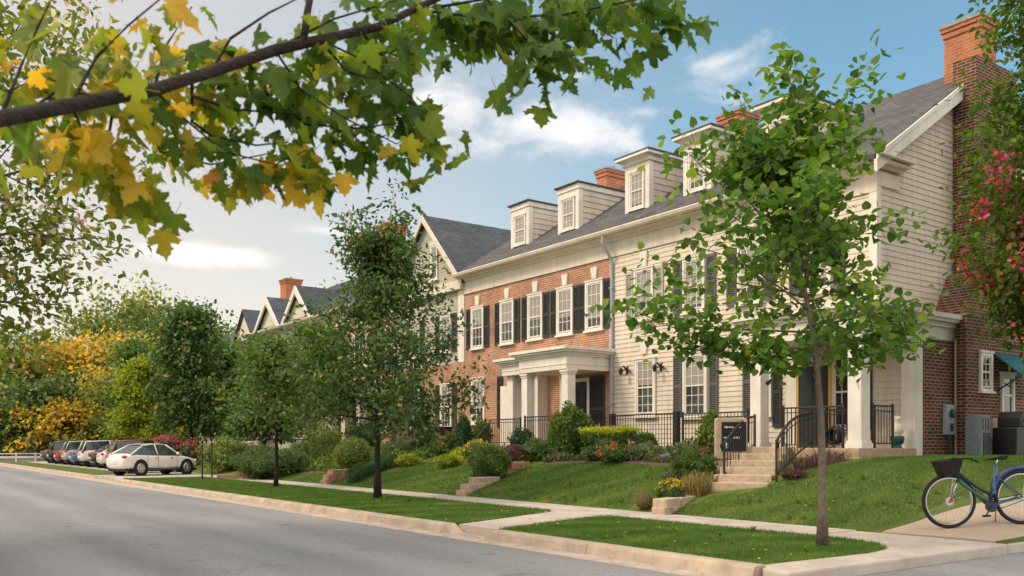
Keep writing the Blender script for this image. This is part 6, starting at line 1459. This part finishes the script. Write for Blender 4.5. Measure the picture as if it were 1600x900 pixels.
# dark low hedge
x0, y0, z0, D0 = gp(548, 757); x1, y1, z1, D1 = gp(618, 726)
ln_ = math.hypot(x1 - x0, y1 - y0)
hd = bush('hedge', 'dark low clipped hedge sloping down the lawn beside the round bush', 'hedge', ((x0 + x1) / 2, (y0 + y1) / 2, (z0 + z1) / 2 - .02), ln_ / 2, .33, .30, 5000, .06, M['dark_leaf'], seed=8, cz=.24, flat=.5, lump=.03, rzrot=math.atan2(y1 - y0, x1 - x0), tint=(.3, .15))
hd.rotation_euler = (0, -math.atan2(z1 - z0, ln_), math.atan2(y1 - y0, x1 - x0))
# ornamental reeds and ground cover
def cover(name, label, cat, poly, dens, ls, m, kind, seed, hmin=.05, hmax=.25, upw=1.0, flower=None):
    rg = np.random.default_rng(seed); P_ = np.array(poly); a, b = P_.min(0), P_.max(0); n = int((b[0] - a[0]) * (b[1] - a[1]) * dens)
    X = rg.uniform(a[0], b[0], n); Y = rg.uniform(a[1], b[1], n); k = inside(poly, X, Y); X, Y = X[k], Y[k]; n = len(X)
    cl = .55 + .45 * np.sin(X * 4.1 + seed) * np.sin(Y * 3.3 + 1)
    Z = np.array([zl(p, q) for p, q in zip(X, Y)]) + (hmin + (hmax - hmin) * rg.random(n) * cl if kind != 'strap' else 0)
    o = leaf_mesh(name, np.stack([X, Y, Z], 1), rnd_dirs(rg, n) * .8 + np.array([0, 0, upw]), rnd_dirs(rg, n) + np.array([0, 0, .5]), ls * rg.uniform(.6, 1.3, n), rg.normal(.5, .25, n) + (cl - .5) * .3, kind, M[m])
    tag(o, label, cat, kind='stuff'); return o
cover('ground_cover', 'grey-green leafy ground cover along the mulch edge before the porch', 'ground cover', [(17.45, 16.5), (17.55, 18.5), (17.5, 21), (17.2, 22.3), (18.7, 22.6), (18.7, 16.3)], 900, .11, 'grey_leaf', 'oval', 1, .03, .46)
cover('ground_cover', 'pale lime ground cover above the lawn behind the dark low hedge', 'ground cover', [(16.5, 23.0), (17.2, 29.0), (18.6, 29), (18.5, 23)], 520, .10, 'lime_leaf', 'oval', 2, .03, .26)
cover('ground_cover', 'mixed green ground cover in the bed beside the steps', 'ground cover', [(15.6, 14.5), (16.9, 14.9), (18.3, 15.9), (18.3, 16.4), (16.9, 16.1), (15.6, 15.2)], 800, .09, 'mid_leaf', 'oval', 3, .03, .34)
cover('ground_cover', 'dark ground cover around the mounds farther along the street', 'ground cover', [(15.2, 29.8), (14.6, 37), (18.8, 38), (18.8, 30)], 420, .13, 'mid_leaf', 'oval', 4, .03, .42)
cover('ornamental_grass', 'tan upright ornamental grass beside the lowest stone step', 'ornamental grass', [(14.75, 13.5), (15.35, 13.55), (15.5, 14.3), (14.9, 14.3)], 1500, .36, 'reed_leaf', 'strap', 5, 0, 0, 2.2)
cover('ornamental_grass', 'purple grass in the bed by the right handrail', 'ornamental grass', [(17.0, 12.65), (18.45, 12.2), (18.45, 12.9), (17.4, 13.1)], 700, .25, 'purple_leaf', 'strap', 6, 0, 0, 1.6)
print('objects', len(bpy.data.objects))
